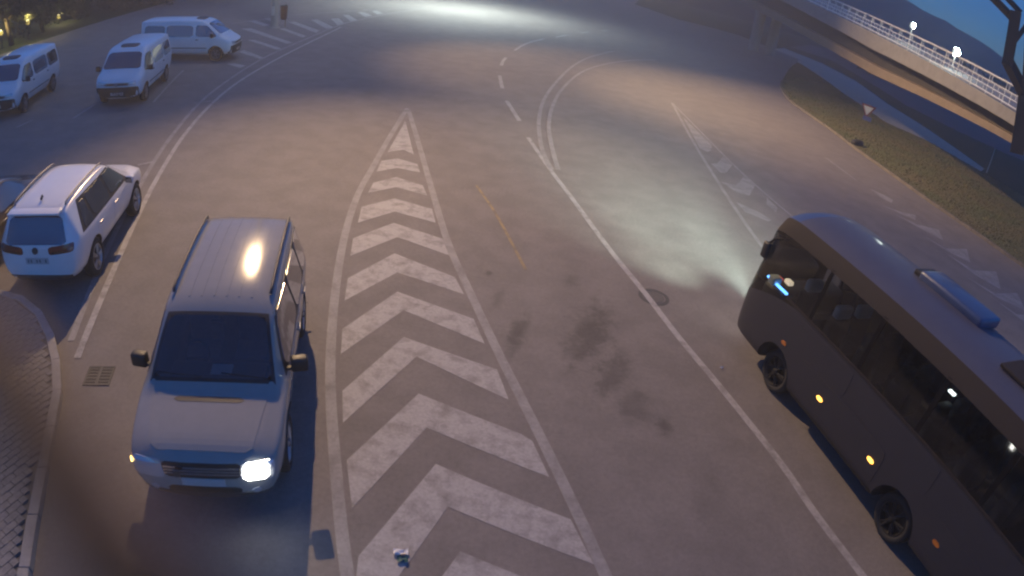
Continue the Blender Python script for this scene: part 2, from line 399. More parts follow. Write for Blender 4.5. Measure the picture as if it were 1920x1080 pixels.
# island beside the bus
line('island_edge_line', [(1260, 193), (1295, 258), (1345, 340), (1398, 420), (1450, 490), (1540, 600)], .13, 'paint_worn')
line('island_edge_line', [(1261, 194), (1338, 272), (1395, 328), (1478, 400), (1580, 480)], .10, 'paint_worn')
B4 = lambda L: [(1120 + x / 4, 150 + y / 4) for x, y in L]
for c in ([(640, 275), (862, 492), (850, 530), (825, 541), (770, 515)], [(850, 628), (900, 625), (945, 573), (1012, 640), (965, 697), (925, 695)],
          [(928, 763), (1040, 790), (1108, 713), (1184, 792), (1140, 868), (1040, 842)], [(1040, 915), (1200, 985), (1310, 1050), (1280, 1062), (1110, 992)], [(1270, 880), (1352, 960), (1340, 992), (1268, 930)]):
    paint('chevron_stripe', B4(c), 'paint_worn')
B3 = lambda L: [(1280 + x / 3, 360 + y / 3) for x, y in L]
for c in ([(1050, -20), (1130, 15), (1185, 45), (1175, 62), (1120, 35)], [(1120, 75), (1230, 112), (1310, 130), (1308, 158), (1240, 130)], [(1180, 118), (1320, 182), (1440, 212), (1466, 272), (1330, 202)],
          [(1340, 238), (1480, 318), (1598, 320), (1618, 398), (1500, 340)], [(1480, 345), (1640, 440), (1765, 448), (1788, 548), (1650, 470)], [(1595, 478), (1760, 572), (1880, 568), (1930, 668), (1780, 600)],
          [(1710, 572), (1880, 690), (2000, 690), (2060, 800), (1900, 715)], [(1860, 690), (2020, 800), (2150, 810), (2200, 930), (2050, 830)]):
    paint('hatch_stripe', B3(c), 'paint_worn')
line('edge_line', [(1548, 296), (1578, 318), (1605, 338)], .12, 'paint_worn')
# parking edge: double line
line('edge_line', [(800, 15), (740, 24), (690, 34), (640, 46), (570, 75), (500, 106), (433, 147), (376, 192), (326, 250), (286, 308), (240, 390), (200, 470), (172, 540), (133, 640)], .13, 'paint_worn')
line('edge_line', [(640, 51), (578, 81), (512, 115), (447, 154), (395, 197), (346, 253), (302, 322), (262, 398), (217, 498), (182, 580), (145, 672)], .13)
line('hatch_edge_line', [(800, 15), (700, 18.5), (620, 23.5), (560, 28), (500, 36), (440, 44), (400, 50)], .14, 'paint_worn')
B2 = lambda L: [(420 + x / 4, y / 4) for x, y in L]
for c in ([(480, 165), (535, 163), (716, 230), (690, 246)], [(650, 150), (705, 148), (822, 205), (770, 216)], [(800, 140), (862, 138), (905, 180), (852, 190)], [(890, 112), (935, 112), (1003, 154), (952, 162)],
          [(1000, 92), (1050, 90), (1110, 118), (1060, 128)], [(1110, 82), (1150, 80), (1190, 102), (1150, 110)], [(410, 215), (455, 213), (616, 270), (590, 282)], [(130, 215), (205, 213), (512, 320), (470, 327)],
          [(170, 298), (232, 300), (432, 364), (392, 372)], [(110, 390), (150, 375), (292, 430), (270, 442)], [(25, 482), (80, 474), (162, 494), (120, 510)], [(300, 140), (350, 136), (420, 160), (380, 168)], [(180, 158), (230, 152), (345, 188), (300, 196)]):
    paint('hatch_stripe', B2(c))
for a in ([(344, 132), (316, 160), (288, 192)], [(178, 196), (158, 209), (138, 222)], [(395, 190), (362, 194)], [(291, 303), (258, 310)], [(62, 225), (30, 240)]):
    line('parking_line', a, .11, 'paint_worn', n=3)

# ------------------------------------------------------------------ block pavement in the near corner
pk_px = [(-60, 545), (0, 552), (40, 562), (72, 582), (97, 620), (111, 660), (118, 700), (119, 745), (110, 800), (98, 860), (85, 930), (72, 1010), (60, 1090), (45, 1200)]
pk_line = pchip(GP(pk_px), 8)
pav_poly = [(p.x, p.y) for p in pk_line] + [(-14, 0), (-22, 4), (-22, 9)]
pavement = sheet('pavement', pav_poly, .095, 'paver_bed'); tag(pavement, kind='structure')
kerb_run([Vector((p.x, p.y, 0)) for p in pk_line], pavement, .8, .15, z0=-.03, top=.13, side=-1)
bm0 = MB().box((0, 0, 0), (.212, .106, .05), bev=.008)
paver_me = bpy.data.meshes.new('paver'); paver_me.from_pydata([tuple(v) for v in bm0.v], [], bm0.f); paver_me.materials.append(M['paver'])
cells = []; halves = []
pk_dense = pchip(GP(pk_px), 24)
rp = random.Random(11)
for i in range(-60, 60):
    for j in range(-60, 60):
        lx = i * .222 + (.111 if j % 2 else 0); ly = j * .116
        a = radians(72); x = -8.0 + lx * cos(a) - ly * sin(a); y = 5.5 + lx * sin(a) + ly * cos(a)
        if not in_poly(x, y, pav_poly): continue
        near = lambda px_, py_, lim: min((Vector((px_, py_, 0)) - p).length for p in pk_dense) < lim
        if near(x, y, .24):
            for e in (-.056, .056):
                hx, hy = x + cos(a) * e, y + sin(a) * e
                if in_poly(hx, hy, pav_poly) and not near(hx, hy, .205) and math.hypot(hx + 7, hy - 5.5) < 4.2: halves.append((hx, hy, a))
            continue
        if math.hypot(x + 7, y - 5.5) > 4.2: continue
        q = Vector((x, y, .1)) - Vector((0, 0, CAM_H)); q.normalize()
        cells.append((math.hypot(x + 6.9, y - 6.0), x, y, a))
cells.sort()
for k, (d, x, y, a) in enumerate(cells[:300]):
    o = bpy.data.objects.new('paver', paver_me); link(o, pavement)
    o.location = (x, y, .098 + rp.uniform(-.004, .004)); o.rotation_euler = (rp.uniform(-.02, .02), rp.uniform(-.02, .02), a + rp.uniform(-.02, .02))
rest = MB()
for (d, x, y, a) in cells[300:]: rest.box((x, y, .098 + rp.uniform(-.004, .004)), (.212, .106, .05), a + rp.uniform(-.02, .02))
for (x, y, a) in halves: rest.box((x, y, .098 + rp.uniform(-.004, .004)), (.1, .106, .05), a)
if rest.v: tag(rest.build('paver_field', 'paver', pavement), kind='stuff')

# ------------------------------------------------------------------ hills and far woods
def hills():
    v = []; f = []; rh = random.Random(5); n = 150
    prof = [(-70, 9), (-20, 8.5), (0, 8), (15, 6.5), (24, 4.9), (29.7, 3.8), (32, 3.45), (34, 3.1), (36.1, 2.9), (38, 2.2), (39.5, 1.6), (42, 1.2), (50, 1.4), (70, 2.5), (90, 3)]
    def el(a):
        for (a0, e0), (a1, e1_) in zip(prof[:-1], prof[1:]):
            if a0 <= a <= a1: return e0 + (e1_ - e0) * (a - a0) / (a1 - a0)
        return prof[-1][1]
    rows = [(150, 0), (178, .35), (212, .75), (250, 1.0), (300, .9)]
    for (D, k) in rows:
        for i in range(n + 1):
            a = -70 + 160 * i / n; h = CAM_H + 250 * math.tan(radians(el(a))) * (1 + rh.uniform(-.025, .025))
            v.append((D * sin(radians(a)), D * cos(radians(a)), -2 + k * h + (rh.uniform(-1.2, 1.2) if 0 < k < 1 else 0)))
    for r in range(len(rows) - 1):
        for i in range(n): f.append((r * (n + 1) + i, r * (n + 1) + i + 1, (r + 1) * (n + 1) + i + 1, (r + 1) * (n + 1) + i))
    return tag(mesh_obj('hills', v, f, 'hill', smooth=True), kind='structure')
hills()
def leaf_cloud(mb, rnd, c, r, n, size):
    for _ in range(n):
        while True:
            d = Vector((rnd.uniform(-1, 1), rnd.uniform(-1, 1), rnd.uniform(-1, 1)))
            if .25 < d.length < 1: break
        p = Vector(c) + Vector((d.x * r[0], d.y * r[1], d.z * r[2])); s = size * rnd.uniform(.6, 1.4)
        a = Vector((rnd.uniform(-1, 1), rnd.uniform(-1, 1), rnd.uniform(-.6, .6))).normalized(); b = a.orthogonal().normalized()
        mb.add([p - a * s, p - b * s * .45, p + a * s, p + b * s * .45], [(0, 1, 2, 3)])
# a far wood seen under the overpass, one mass
fw_ = MB(); rr = random.Random(21)
for _ in range(150):
    a = radians(rr.uniform(25, 60)); D = rr.uniform(100, 142); p = Vector((D * sin(a), D * cos(a), 0)); h = rr.uniform(3.5, 7.5)
    leaf_cloud(fw_, rr, (p.x, p.y, h * .5), (h * .65, h * .65, h * .55), 60, .9)
tag(fw_.build('far_wood', 'leaf_dark'), 'dark far-off scrub and wood behind the overpass', 'wood', kind='stuff')

def tree(loc, h, crown_r, label, seed, leafmat='leaf', leaves=5200, trunk_r=.2, low=.3, size=.13):
    rnd = random.Random(seed); root = empty('tree', loc, 0, label, 'tree', 'trees beyond the car park')
    t = MB(); top = Vector((rnd.uniform(-.4, .4), rnd.uniform(-.4, .4), h * .55))
    t.tube([(0, 0, -.05), (top.x * .3, top.y * .3, h * .2), (top.x * .7, top.y * .7, h * .4), top], trunk_r, 9, trunk_r * .5)
    ends = []
    for k in range(11):
        a = k * 2.4 + rnd.uniform(-.4, .4); z0 = h * rnd.uniform(low, .55); q = Vector((cos(a) * crown_r * rnd.uniform(.5, .95), sin(a) * crown_r * rnd.uniform(.5, .95), h * rnd.uniform(low + .05, .92)))
        s = Vector((top.x * z0 / h, top.y * z0 / h, z0)); mid = s.lerp(q, .5) + Vector((0, 0, h * .05)); t.tube([s, mid, q], trunk_r * .4, 6, trunk_r * .1, cap=False); ends += [q, mid]
    t.build('trunk', 'bark', root, True)
    c = MB(); ends.append(Vector((top.x, top.y, h * .85)))
    for e in ends:
        for _ in range(4):
            o = e + Vector((rnd.gauss(0, crown_r * .22), rnd.gauss(0, crown_r * .22), rnd.gauss(0, h * .06))); rr_ = crown_r * rnd.uniform(.13, .28)
            leaf_cloud(c, rnd, o, (rr_, rr_, rr_ * .75), leaves // (len(ends) * 4), size)
    c.build('crown', leafmat, root)
    return root
tree(G(22, 84) + Vector((0, 0, -.04)), 5.2, 2.9, 'dark leafy tree at the left edge with its trunk behind the leftmost van', 31, 'leaf_dark', 9000, .2, .26, .1)
tree(Vector((-34.0, 34.6, -.04)), 4.8, 2.9, 'dark tree between the left edge tree and the low bushes', 32, 'leaf_dark', 9000, .16, .2, .1)
tree(Vector((-37.5, 42.5, -.04)), 5.2, 3.6, 'tall dark tree in the row behind the two parked vans', 33, 'leaf_dark', 9000, .2, .12, .11)
tree(Vector((-34.8, 48.0, -.04)), 5.0, 3.6, 'brownish tree at the top of the photo above the middle van', 34, 'leaf_dark', 8000, .2, .1, .11)
tree(Vector((-31.5, 54.5, -.04)), 5.0, 3.6, 'farthest tree of the row at the end of the grass strip', 35, 'leaf_dark', 8000, .2, .1, .11)
tree(Vector((-43, 33, -.04)), 6.0, 3.8, 'tree deep behind the left edge tree', 36, 'leaf_dark', 6000, .2, .12, .12)
def bush(loc, rad, h, label, seed):
    rnd = random.Random(seed); root = empty('bush', loc, 0, label, 'bush', 'bushes under the tree row')
    t = MB(); c = MB()
    for k in range(6):
        a = k * 1.05 + rnd.uniform(-.3, .3); q = Vector((cos(a) * rad * .6, sin(a) * rad * .6, h * rnd.uniform(.5, .9))); t.tube([(0, 0, 0), q * .5 + Vector((0, 0, .1)), q], .035, 5, .012, cap=False)
        for _ in range(5): leaf_cloud(c, rnd, q + Vector((rnd.gauss(0, rad * .25), rnd.gauss(0, rad * .25), rnd.gauss(0, h * .18) - h * .1)), (rad * .35, rad * .35, h * .28), 70, .09)
    t.build('stems', 'bark', root); c.build('foliage', 'leaf_dark', root)
for k, (x, y, rd, h, lb) in enumerate([(-35.2, 39.5, 1.5, 1.5, 'low dark bush just right of the yellow lamp'), (-34.6, 43.8, 1.7, 1.6, 'wide dark bush in the middle of the bush row'), (-32.6, 47.2, 1.6, 1.6, 'dark bush nearest the farthest parked van'), (-29.4, 51.5, 1.7, 1.7, 'farthest dark bush at the end of the bush row')]):
    bush((x, y, -.04), rd, h, lb, 60 + k)

# ------------------------------------------------------------------ overpass
def overpass():
    A, Bp = Vector((19.25, 16.0, 0)), Vector((22.9, 110.0, 0))
    root = empty('overpass', (20.2, 24.8, 0), 0, 'concrete overpass with pale railings crossing the top right corner', 'overpass')
    root.location = (0, 0, 0)
    ks = [(16, 4.75, 4.4, 4.2, 3.95), (24.8, 5.22, 4.70, 4.2, 3.86), (39, 5.99, 5.06, 4.14, 3.52), (53, 6.84, 5.85, 4.6, 3.95), (61, 7.35, 6.35, 5.0, 4.3), (72, 7.95, 6.95, 5.4, 4.6), (110, 9.9, 8.9, 7.2, 6.4)]
    def zz(y, k):
        for p, q in zip(ks[:-1], ks[1:]):
            if p[0] <= y <= q[0]: t = (y - p[0]) / (q[0] - p[0]); return p[k] + (q[k] - p[k]) * t
        return ks[-1][k]
    X = lambda y: A.x + (Bp.x - A.x) * (y - A.y) / (Bp.y - A.y)
    Y = [16 + 94 * i / 60 for i in range(61)]
    def strip(name, x0, x1, k0, k1, m, d0=0., d1=0.):
        v = []; f = []
        for i, y in enumerate(Y):
            a, b = zz(y, k0) + d0, zz(y, k1) + d1; x = X(y); v += [(x + x0, y, a), (x + x1, y, a), (x + x1, y, b), (x + x0, y, b)]
            if i:
                k = 4 * i
                for e in range(4): f.append((k - 4 + e, k - 4 + (e + 1) % 4, k + (e + 1) % 4, k + e))
        f += [(0, 1, 2, 3), (4 * 60 + 3, 4 * 60 + 2, 4 * 60 + 1, 4 * 60)]
        return mesh_obj(name, v, f, m, root)
    strip('fascia', 0, .28, 1, 2, 'concrete', .06, 0)
    strip('deck', .284, 7.2, 1, 2, 'concrete', 0, .25)
    strip('fascia', 7.204, 7.5, 1, 2, 'concrete', .06, 0)
    for x in (.75, 5.6):
        strip('girder', x + .25, x + .6, 2, 3, 'girder_shade', .2, -.002)
        strip('girder_flange', x - .45, x + .95, 3, 4, 'concrete_tan')
    # railing: posts, rails and panel bars
    def pt(y, off, h): return Vector((X(y) + off, y, zz(y, 1) + .06 + h))
    for side in (.14,):
        for h, r, nm in ((1.0, .05, 'top_rail'), (.12, .04, 'bottom_rail'), (.66, .028, 'mid_rail'), (.4, .028, 'mid_rail')):
            MB().tube([pt(y, side, h) for y in Y], r, 6).build(nm, 'rail', root)
        y = 17.0
        while y < 100:
            MB().tube([pt(y, side, -.02), pt(y, side, 1.0)], .032, 6).build('railing_post', 'rail', root)
            if y < 70:
                for q, (h0, h1) in ((.3, (.12, .4)), (.55, (.4, .66)), (.95, (.12, .66)), (1.25, (.66, 1.0))):
                    MB().tube([pt(y + q, side, h0), pt(y + q, side, h1)], .026, 4).build('railing_bar', 'rail', root)
            y += 1.5
    # columns standing in pairs
    for (y, wd) in ((72.5, .78),):
        for x in (.9, 2.9):
            px = X(y) + x; top = zz(y, 4)
            MB().lathe([(wd * .9, -.04), (wd * .9, .0), (wd * .82, .25), (wd * .8, top - .5), (wd * .95, top - .1), (wd * .95, top + .02)], 'Z', 24, (px, y, 0)).build('column', 'concrete', root, True)
    return X, zz
OX, OZ = overpass()
# lit floodlight heads standing on the deck behind the railing
def deck_lamp(u, v, y, label, energy, k_=1.):
    d = ray(u, v); k = y / d.y; p = Vector((d.x * k, y, CAM_H + d.z * k)); base = OZ(y, 1)
    root = empty('floodlight', (p.x, p.y, base), 0, label, 'floodlight', 'floodlights on the overpass')
    h = p.z - base
    if h > .1: MB().tube([(0, 0, 0), (0, 0, h - .1)], .04, 8).build('post', 'steel', root)
    MB().box((0, .1, h), (.46, .14, .4), bev=.03).build('housing', 'dark_steel', root)
    MB().lathe([(0., -.02), (.17 * k_, -.02), (.19 * k_, .0), (.19 * k_, .03)], 'Z', 16).build('lens', 'flood_lens', root, loc=(0, 0.02, h), rot=(radians(-80), 0, 0)).rotation_euler = (radians(98), 0, radians(-38))
    ld = bpy.data.lights.new('floodlight_glow', 'POINT'); ld.energy = energy; ld.color = (.85, 1, .92); ld.shadow_soft_size = .2
    lo = bpy.data.objects.new('floodlight_glow', ld); link(lo, root); lo.location = (-.25, -.35, h)
deck_lamp(1793, 98, 33.5, 'nearer of two glaring white floodlights behind the overpass railing', 20, 1.35)
deck_lamp(1712, 48, 41.5, 'farther glaring white floodlight behind the overpass railing', 14)
y_ = 50.0
lp = empty('lamp_pole', (OX(y_) + .14, y_, OZ(y_, 1)), 0, 'thin pale pole rising from the overpass railing', 'pole')
MB().tube([(0, 0, 0), (0, 0, 5.2)], .06, 8, .04).build('shaft', 'rail', lp); MB().box((0, -.4, 5.15), (.12, .9, .08)).build('lamp_arm', 'rail', lp)

# dark steel portal frame fixed beside the overpass at the right edge
def portal():
    a = at_dist(1909, 240, 28.6)
    root = empty('steel_frame', (a.x, a.y, 0), radians(-38), 'dark steel frame with diagonal braces at the right edge in front of the overpass', 'steel frame')
    D = 28.6; R_ = Matrix.Rotation(radians(38), 3, 'Z')
    def loc(u, v): return R_ @ (at_dist(u, v, D) - Vector((a.x, a.y, 0)))
    for (nm, p, q, rr_) in (('brace', (1858, -8), (1904, 40), .17), ('brace', (1884, -8), (1914, 24), .12), ('upper_post', (1905, 22), (1888, 122), .34), ('lower_post', (1922, 180), (1906, 287), .42), ('link_beam', (1888, 112), (1930, 196), .28), ('outer_post', (1932, 20), (1922, 196), .30), ('brace', (1898, 84), (1930, 40), .14)):
        MB().tube([loc(*p), loc(*q)], rr_, 4).build(nm, 'dark_steel', root)
    MB().tube([loc(1915, 215), loc(1915, 215) + Vector((0, 2.4, 0))], .16, 4).build('fixing_arm', 'dark_steel', root)
portal()

# ------------------------------------------------------------------ high mast with sodium floods and one added neutral fill
MAST = G(514, 52)
def spot(name, root, loc, target, energy, size, blend, color, radius):
    ld = bpy.data.lights.new(name, 'SPOT'); ld.energy = energy; ld.spot_size = size; ld.spot_blend = blend; ld.color = color; ld.shadow_soft_size = radius
    lo = bpy.data.objects.new(name, ld); link(lo, root)
    lo.location = loc; d = Vector(target) - (root.matrix_world.translation if False else Vector(root.location)) - Vector(loc)
    lo.rotation_euler = d.to_track_quat('-Z', 'Y').to_euler(); return lo
SODIUM = (1.0, .65, .33)
def mast():
    root = empty('high_mast', MAST, 0, 'pale thick lighting mast standing in the hatched area behind the white vans', 'mast')
    MB().lathe([(.40, -.02), (.40, .05), (.28, .06), (.25, .12), (.235, 6), (.2, 12), (.15, 22.2), (0, 22.25)], 'Z', 20).build('shaft', 'concrete', root, True)
    MB().box((0, -.262, 1.1), (.2, .06, .55), bev=.01).build('service_door', 'steel', root)
    MB().lathe([(.55, 21.5), (.62, 21.5), (.62, 21.6), (.55, 21.6)], 'Z', 24, close=True).build('head_ring', 'steel', root)
    for k, (tx, ty, en, size) in enumerate([(2.5, 6, 24500, 50), (5, 32, 7500, 56), (23, 31, 15000, 50), (-12, 30, 1000, 150)]):  # last entry is an added neutral fill that brightens the parking area
        t = Vector((tx, ty, 0)); d = (t - MAST); d.z = 0; d.normalize(); p = d * .9; p.z = 21.7
        hd = (t - MAST - p).normalized()
        q = hd.to_track_quat('-Z', 'Y').to_euler()
        MB().box((0, 0, .12), (.6, .5, .3), bev=.04).build('flood_or_fill_head', 'steel', root, loc=p, rot=q)
        MB().box((0, 0, 0), (.5, .4, .02)).build('flood_or_fill_lens', 'sodium_lens', root, loc=p + hd * .05, rot=q)
        spot('flood_or_fill_beam', root, p + hd * .09, t, en, radians(size), .8, SODIUM if k < 3 else (.95, .97, 1), .22)
mast()
# white street lamp beyond the top of the picture
def street_lamp(base, tip, h, label, energy, color, size):
    root = empty('street_lamp', base, 0, label, 'street lamp'); t = Vector(tip) - Vector(base); t.z = 0
    MB().lathe([(.16, 0), (.13, .1), (.11, 1), (.07, h)], 'Z', 12).build('post', 'steel', root, True)
    MB().tube([(0, 0, h - .1), t * .5 + Vector((0, 0, h + .25)), t + Vector((0, 0, h + .3))], .04, 8).build('arm', 'steel', root)
    MB().box(t + Vector((0, 0, h + .3)), (.3, .7, .12), math.atan2(t.y, t.x) - pi / 2, .03).build('head', 'steel', root)
    MB().box(t + Vector((0, 0, h + .233)), (.22, .5, .01), math.atan2(t.y, t.x) - pi / 2).build('lens', 'white_led', root)
    spot('street_lamp_beam', root, t + Vector((0, 0, h + .2)), Vector(base) + t + Vector((0, 0, 0)), energy, radians(size), .9, color, .12)
street_lamp((-12.5, 66.5, 0), (-8.6, 57.5, 0), 11.0, 'white street lamp lighting the far end of the road', 5200, (.86, 1.0, .93), 140)

# ================================================================== VEHICLES
def loft(stations, level=2, tags=None, ntag=1, crease=None):
    """stations: (y, [(x, z, dy)...]) half sections from bottom centre to top centre; mirrored; returns evaluated mesh"""
    n = len(stations[0][1]); ring = 2 * n - 2
    V = []; F = []; T = []
    for y, sec in stations:
        for (x, z, dy) in sec: V.append((x, y + dy, z))
        for (x, z, dy) in sec[-2:0:-1]: V.append((-x, y + dy, z))
    ns = len(stations)
    for i in range(ns - 1):
        for k in range(ring):
            a, b = i * ring + k, i * ring + (k + 1) % ring
            F.append((a, b, b + ring, a + ring)); j = k if k < n - 1 else ring - 1 - k
            T.append(tags(i, j, k < n - 1) if tags else 0)
    for i, flip in ((0, False), (ns - 1, True)):
        o = i * ring
        L = [o + k for k in range(n)]; R = [o] + [o + ring - k for k in range(1, n - 1)] + [o + n - 1]
        for k in range(n - 1):
            q = [L[k], L[k + 1], R[k + 1], R[k]]; q = [x for j, x in enumerate(q) if x not in q[:j]]
            F.append(tuple(q if not flip else q[::-1])); T.append(tags(-1 if not flip else ns, k, True) if tags else 0)
    me = bpy.data.meshes.new('cage'); me.from_pydata(V, [], F); me.update()
    for p, t in zip(me.polygons, T): p.material_index = t
    if crease:
        at = me.attributes.new('crease_edge', 'FLOAT', 'EDGE')
        for e in me.edges:
            a, b = e.vertices; ka, kb = a % ring, b % ring
            if ka == kb: at.data[e.index].value = crease.get(min(ka, ring - ka), 0)
    return me, level
def finish(me, level, cuts=(), mats=()):
    for m in mats: me.materials.append(M[m])
    bm = bmesh.new(); bm.from_mesh(me); bmesh.ops.recalc_face_normals(bm, faces=bm.faces); bm.to_mesh(me); bm.free()
    o = bpy.data.objects.new('tmp', me); COL.objects.link(o)
    s = o.modifiers.new('s', 'SUBSURF'); s.levels = level; s.render_levels = level
    tmp = [o]
    for (c, r, wd) in cuts:
        mb = MB().lathe([(0, -wd / 2), (r, -wd / 2), (r, wd / 2), (0, wd / 2)], 'X', 32)
        co = mb.build('cut', 'black'); co.location = c; tmp.append(co)
        bmc = bmesh.new(); bmc.from_mesh(co.data); bmesh.ops.remove_doubles(bmc, verts=bmc.verts, dist=1e-5); bmesh.ops.recalc_face_normals(bmc, faces=bmc.faces); bmc.to_mesh(co.data); bmc.free()
        b = o.modifiers.new('b', 'BOOLEAN'); b.operation = 'DIFFERENCE'; b.object = co; b.solver = 'EXACT'; b.material_mode = 'TRANSFER'
    bpy.context.view_layer.update()
    dg = bpy.context.evaluated_depsgraph_get(); dg.update()
    out = bpy.data.meshes.new_from_object(o.evaluated_get(dg))
    for t in tmp: bpy.data.objects.remove(t)
    return out
def bvh_of(me): return BVHTree.FromPolygons([v.co.copy() for v in me.vertices], [tuple(p.vertices) for p in me.polygons])
def patch(bvh, parent, name, m, corners, d, off=.004, n=(8, 5), cut=.0, depth=.015):
    """a panel laid on the body: four corners (going round), projected along d"""
    d = Vector(d).normalized(); c = [Vector(q) for q in corners]; nx, ny = n; P = {}; V = []; F = []
    for i in range(nx + 1):
        for j in range(ny + 1):
            s, t = i / nx, j / ny
            if cut and i in (0, nx) and j in (0, ny):
                s += (cut if i == 0 else -cut) * .5; t += (cut if j == 0 else -cut) * .9
            p = (c[0] * (1 - s) + c[1] * s) * (1 - t) + (c[3] * (1 - s) + c[2] * s) * t
            h = bvh.ray_cast(p - d * 1.2, d, 4.0)
            if h[0] is None: continue
            nn = h[1] if h[1].dot(d) < 0 else -h[1]
            P[i, j] = len(V); V.append(h[0] + nn * off)
    ed = {}
    for i in range(nx):
        for j in range(ny):
            q = [P.get(k) for k in ((i, j), (i + 1, j), (i + 1, j + 1), (i, j + 1))]
            if None in q: continue
            F.append(tuple(q))
            for a, b in zip(q, q[1:] + q[:1]): ed[(a, b)] = ed.get((b, a), 0) + 1; 
    border = [e for e in ed if (e[1], e[0]) not in ed]
    base = {}
    for a, b in border:
        for k in (a, b):
            if k not in base: base[k] = len(V); V.append(V[k] + d * depth)
        F.append((b, a, base[a], base[b]))
    o = mesh_obj(name, V, F, m, parent)
    me = o.data; bm = bmesh.new(); bm.from_mesh(me); bmesh.ops.recalc_face_normals(bm, faces=bm.faces); bm.to_mesh(me); bm.free()
    return o
def carve(me, pts, m):
    """cut the convex hull of pts out of a closed body mesh"""
    bm = bmesh.new()
    for p in pts: bm.verts.new(p)
    h = bmesh.ops.convex_hull(bm, input=bm.verts[:])
    bmesh.ops.delete(bm, geom=[v for v in bm.verts if not v.link_faces], context='VERTS')
    bmesh.ops.recalc_face_normals(bm, faces=bm.faces)
    cm = bpy.data.meshes.new('cut'); bm.to_mesh(cm); bm.free(); cm.materials.append(M[m])
    o = bpy.data.objects.new('tmp', me); c = bpy.data.objects.new('cut', cm); COL.objects.link(o); COL.objects.link(c)
    b = o.modifiers.new('b', 'BOOLEAN'); b.operation = 'DIFFERENCE'; b.object = c; b.solver = 'EXACT'; b.material_mode = 'TRANSFER'
    bpy.context.view_layer.update(); dg = bpy.context.evaluated_depsgraph_get(); dg.update()
    out = bpy.data.meshes.new_from_object(o.evaluated_get(dg)); bpy.data.objects.remove(o); bpy.data.objects.remove(c)
    return out
def wheel(parent, c, r, wd, side, rim='alloy', spokes=5, hubm='steelrim'):
    hub = MB().lathe([(0, .02), (.06, .02), (.07, 0), (.07, -.05), (0, -.05)], 'X', 16).build('wheel', hubm, parent, True)
    hub.location = c; hub.rotation_euler = (0, 0, 0 if side > 0 else pi)
    k = wd / 2; rr = r * .68
    MB().lathe([(rr, k * .7), (rr + .015, k * .92), (r * .86, k), (r * .97, k * .82), (r, k * .55), (r, -k * .55), (r * .97, -k * .82), (r * .86, -k), (rr, -k * .8)], 'X', 32, close=True).build('tyre', 'rubber', hub, True).location = (-k * .85, 0, 0)
    m = MB().lathe([(rr + .004, 0), (rr - .015, .005), (rr - .03, -.03), (rr - .035, -.16)], 'X', 32)
    for q in range(spokes):
        a = 2 * pi * q / spokes
        for da in (-.13, .13):
            p0 = Vector((.0, cos(a) * .05, sin(a) * .05)); p1 = Vector((-.012, cos(a + da) * (rr - .02), sin(a + da) * (rr - .02))); m.tube([p0, p1], .022, 5, .017)
    m.build('rim', rim, hub)
    MB().lathe([(0, -.09), (rr - .03, -.09)], 'X', 24).build('brake_disc', 'black', hub)
    return hub
def sec_list(rows):
    """rows: y, zu, ws, zs, wm, zm, wb, zb, wt, zt, zc, lean  ->  8-point half sections"""
    out = []
    for (y, zu, ws, zs, wm, zm, wb, zb, wt, zt, zc, lean) in rows:
        L = lambda z: lean * (z - zs)
        out.append((y, [(0, zu, 0), (ws * .7, zu, 0), (ws, zs, L(zs)), (wm, zm, L(zm)), (wb, zb, L(zb)), (wt, zt, L(zt)), (wt * .72, zt + (zc - zt) * .75, L(zt)), (0, zc, L(zc))]))
    return out
def mirror_pair(root, x, y, z, m, size=(.1, .13, .17), inset=.12):
    for s in (1, -1):
        o = MB().box((0, 0, 0), (size[0] * 2, size[1], size[2]), bev=.035).build('wing_mirror', m, root, True); o.location = (s * x, y, z); o.rotation_euler = (0, 0, s * -.18)
        MB().box((-s * (size[0] + .03), .02, -.05), (.1, .05, .045), bev=.01).build('mirror_arm', 'black', o)
        MB().box((0, -size[1] / 2 - .003, 0), (size[0] * 1.7, .004, size[2] * .8)).build('mirror_glass', 'glass', o)
def plate(bv, root, y, z, d, w_=.5, h=.11, n=7):
    p = patch(bv, root, 'number_plate', 'plate', [(-w_ / 2, y, z - h / 2), (w_ / 2, y, z - h / 2), (w_ / 2, y, z + h / 2), (-w_ / 2, y, z + h / 2)], d, .012, (4, 2))
    return p

